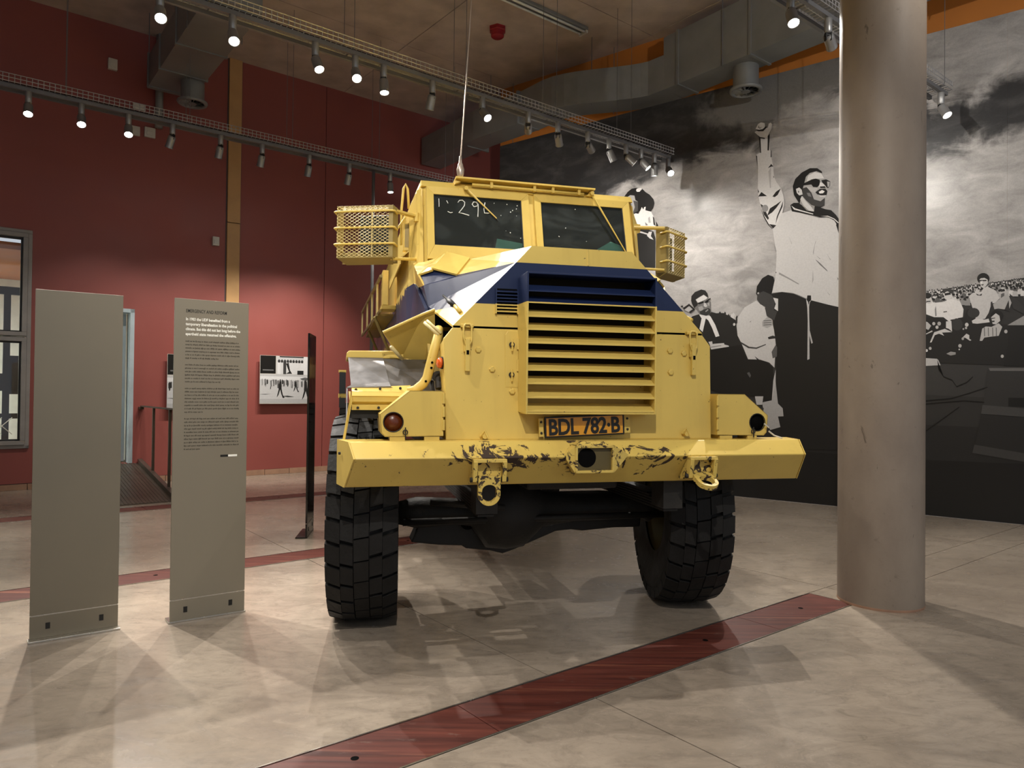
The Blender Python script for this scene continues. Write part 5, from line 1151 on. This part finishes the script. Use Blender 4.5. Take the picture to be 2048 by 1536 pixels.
root = empty('ventilation_duct'); tag(root, 'dark ventilation duct above the red wall, left of the pilaster', 'duct')
mb = MB(); rect_duct(mb, [(2.45, 8.2), (2.45, 11.3)], .60, 5.75, 6.2); mb.build('duct_run', M['duct'], root)
for n_ in (8.3, 9.6, 10.5, 11.2):
    mb = MB(); hbox(mb, 2.13, 2.77, n_ - .02, n_ + .02, 5.735, 6.22); mb.build('duct_flange', M['duct'], root)
mb = MB(); mb.tube([hp(2.13, 9.0, 5.7), hp(2.13, 9.0, ZC)], .006, 6); mb.tube([hp(2.77, 9.0, 5.7), hp(2.77, 9.0, ZC)], .006, 6); mb.tube([hp(2.13, 11.1, 5.7), hp(2.13, 11.1, ZC)], .006, 6); mb.tube([hp(2.77, 11.1, 5.7), hp(2.77, 11.1, ZC)], .006, 6); mb.build('hanger', M['track'], root)
diffuser(root, 2.62, 10.7, 5.45, 5.75, .20)
# fluorescent batten and fire sounder on the ceiling
root = empty('fluorescent_batten', W(5.45, 7.50, ZC), TH); tag(root, 'unlit fluorescent batten fixed to the ceiling', 'light')
mb = MB(); mb.box(0, 1.75, -.09, .09, -.05, 0); mb.build('housing', M['duct'], root, bevel=.006)
for y in (-.045, .045):
    mb = MB(); mb.tube([(.04, y, -.068), (1.71, y, -.068)], .016, 10); mb.build('lamp_tube', M['tube_off'], root, smooth=True)
mb = MB(); mb.box(0, .03, -.08, .08, -.09, -.05); mb.build('lamp_holder', M['whiteplastic'], root)
mb = MB(); mb.box(1.72, 1.75, -.08, .08, -.09, -.05); mb.build('lamp_holder', M['whiteplastic'], root)
root = empty('fire_sounder', W(6.20, 8.28, ZC)); tag(root, 'red hexagonal fire alarm sounder on the ceiling', 'alarm')
mb = MB(); mb.lathe([(.13, 0), (.13, -.05), (.11, -.06)], n=6); mb.build('backplate', M['reddet'], root); mb = MB(); mb.lathe([(.10, -.06), (.095, -.13), (.07, -.15)], n=20); mb.build('horn', M['reddet'], root, smooth=True, auto=40)

# ---- wire cable trays with lighting track underneath
TRAYS = {'rear': (9.85, -3.4, 7.6), 'middle': (6.66, -4.0, 8.06), 'front': (3.30, -4.0, 8.72), 'overhead': (-.06, -4.0, 9.2)}
wire_me = {}
for key, (n_, a0, a1) in TRAYS.items():
    root = empty('cable_tray', W(a0, n_), TH)
    tag(root, {'rear': 'galvanised wire cable tray hanging in front of the red wall', 'middle': 'long galvanised wire cable tray crossing above the truck to the mural', 'front': 'galvanised wire cable tray passing behind the concrete column', 'overhead': 'galvanised wire cable tray hanging above the photographer'}[key], 'cable tray', 'cable trays under the ceiling')
    Ln = a1 - a0; mb = MB(); zt = ZT + .055; hh, ww = .085, .14
    for y, z in ((-ww, zt), (-ww, zt + hh / 2), (-ww, zt + hh), (ww, zt), (ww, zt + hh / 2), (ww, zt + hh), (-.07, zt), (0, zt), (.07, zt)): mb.tube([(0, y, z), (Ln, y, z)], .0046, 4)
    x = 0.0
    while x < Ln:
        mb.tube([(x, -ww, zt + hh), (x, -ww, zt), (x, ww, zt), (x, ww, zt + hh)], .0042, 4, caps=False); x += .055
    mb.build('wire_basket', M['tray'], root)
    mb = MB(); mb.tube([(0, -.05, zt + .014), (Ln - .3, -.05, zt + .014)], .009, 6); mb.build('cable', M['black'], root)
    mb = MB(); mb.box(0, Ln - .02, -.10, -.065, ZT, ZT + .04); mb.build('lighting_track', M['track'], root)
    mb = MB(); mb.box(0, Ln - .02, .065, .10, ZT + .01, ZT + .045); mb.build('lighting_track', M['track'], root)
    x = .35
    while x < Ln:
        mb = MB(); mb.tube([(x, -ww, zt + .01), (x, -ww, ZC)], .0035, 5); mb.tube([(x + .02, ww, zt + .01), (x + .02, ww, ZC)], .0035, 5); mb.tube([(x, -ww, zt - .006), (x + .02, ww, zt - .006)], .008, 6); mb.build('hanger_rod', M['track'], root); x += 1.35
# ---- track spotlights
mb = MB(); mb.lathe([(.030, 0), (.034, -.01), (.034, -.125), (.026, -.135)], n=16); ad_me = mb.mesh('adapter', M['lamp'], True)
mb = MB(); mb.lathe([(.016, -.03), (.016, .03)], ax=(1, 0, 0), n=10); mb.box(-.026, -.018, -.02, .02, -.05, .03); mb.box(.018, .026, -.02, .02, -.05, .03); kn_me = mb.mesh('knuckle', M['black'])
mb = MB(); mb.lathe([(.0, -.0), (.030, 0), (.044, -.012), (.047, -.03), (.047, -.145), (.050, -.15), (.050, -.158), (.045, -.158), (.043, -.146)], n=20, cap=False); hd_me = mb.mesh('lamp_head', M['lamp'], True)
mb = MB(); mb.lathe([(.044, -.150), (.044, -.148)], n=20); ln_me = mb.mesh('lens', M['lens'])
ORD = ['first', 'second', 'third', 'fourth', 'fifth', 'sixth', 'seventh', 'eighth', 'ninth', 'tenth', 'eleventh', 'twelfth', 'thirteenth', 'fourteenth', 'fifteenth', 'sixteenth']
def spotlight(tray, a, aim, power, idx, side=0, ang=80, col=(1, .94, .86)):
    n_ = TRAYS[tray][0]; root = empty('track_spotlight', W(a, n_ - .0825, ZT))
    tag(root, {'rear': 'silver track spotlight on the rear cable tray, %s from the left', 'middle': 'silver track spotlight on the middle cable tray, %s from the left', 'front': 'silver track spotlight on the front cable tray, %s from the left', 'overhead': 'silver track spotlight above the photographer, %s from the left'}[tray] % ORD[idx], 'spotlight', 'track spotlights')
    inst('adapter', ad_me, root); pv = Vector((0, 0, -.15)); inst('knuckle', kn_me, root, pv)
    d = (W(*aim) - (root.location + pv)).normalized(); q = Vector((0, 0, -1)).rotation_difference(d)
    h = inst('lamp_head', hd_me, root, pv, q); inst('lens', ln_me, h)
    if power > 0:
        L_ = bpy.data.lights.new('lamp_beam', 'SPOT'); L_.energy = power * LAMP; L_.spot_size = math.radians(ang); L_.spot_blend = .9; L_.shadow_soft_size = .022; L_.color = col
        lo_ = bpy.data.objects.new('lamp_beam', L_); COL.objects.link(lo_); lo_.parent = root
        lo_.location = pv + d * .17; lo_.rotation_mode = 'QUATERNION'; lo_.rotation_quaternion = q
    return root
B = 700
mid = [(.65, (.4, 3.4, 0), B * 2.3), (1.34, (.9, 3.0, 0), B * .9), (1.94, (1.5, 3.2, .0), B * 1.5), (2.72, (3.1, 4.4, .6), B * .4), (3.14, (2.2, 3.0, 0), B * 1.7), (3.46, (3.3, 5.6, 0), B * .5), (4.05, (4.2, 8.6, .5), B * .4), (4.72, (4.9, 2.6, .0), B * 1.4),
       (5.40, (7.6, 9.2, 4.2), B * .6), (5.88, (8.0, 8.2, 2.6), B * .45), (6.40, (8.2, 7.4, 4.0), B * .5), (6.79, (8.5, 6.2, 1.6), B * .35), (7.12, (8.7, 5.4, 2.9), B * .35), (7.42, (8.85, 4.6, 1.8), B * .35), (7.70, (8.2, 6.9, 1.4), B * .3), (8.0, (5.2, 2.0, 0), B * 1.5)]
for i, (a, aim, p) in enumerate(mid): spotlight('middle', a, aim, p, i)
rear = [(.64, (.4, 7.0, 0), B * .9), (1.16, (.9, 6.6, 0), B * .8), (1.66, (1.2, 6.8, 0), B * .8), (2.16, (1.5, NRED, .9), B * .55), (2.75, (2.6, NRED, 1.0), B * .65), (3.30, (3.3, NRED, 1.0), B * .75), (3.97, (4.2, NRED, 1.0), B * 1.2), (4.59, (4.7, NRED, 1.0), B * 1.15), (5.27, (5.3, 9.2, 0), B * .7)]
for i, (a, aim, p) in enumerate(rear): spotlight('rear', a, aim, p, i, 0, 66 if 3 <= i <= 7 else 80)
front = [(.2, (2.3, 4.2, 1.4), B * .7), (1.3, (1.3, 4.6, 0), B * .35), (3.5, (3.2, 3.2, 1.6), B * .6), (5.48, (4.0, 1.4, 0), B * 1.4), (6.10, (8.9, 4.0, 3.6), B * .7), (8.56, (7.6, .6, 0), B)]
for i, (a, aim, p) in enumerate(front): spotlight('front', a, aim, p, i)
over = [(-1.7, (.7, 4.5, 1.0), B * .5), (-.1, (2.6, 3.0, 1.5), B * 1.9), (1.6, (4.9, 1.9, 2.2), B * .7), (4.2, (8.9, 5.0, 4.4), B * 1.15), (6.2, (9.3, 2.4, 4.0), B * .4)]
for i, (a, aim, p) in enumerate(over): spotlight('overhead', a, aim, p, i, 0, 46 if i == 2 else 80)
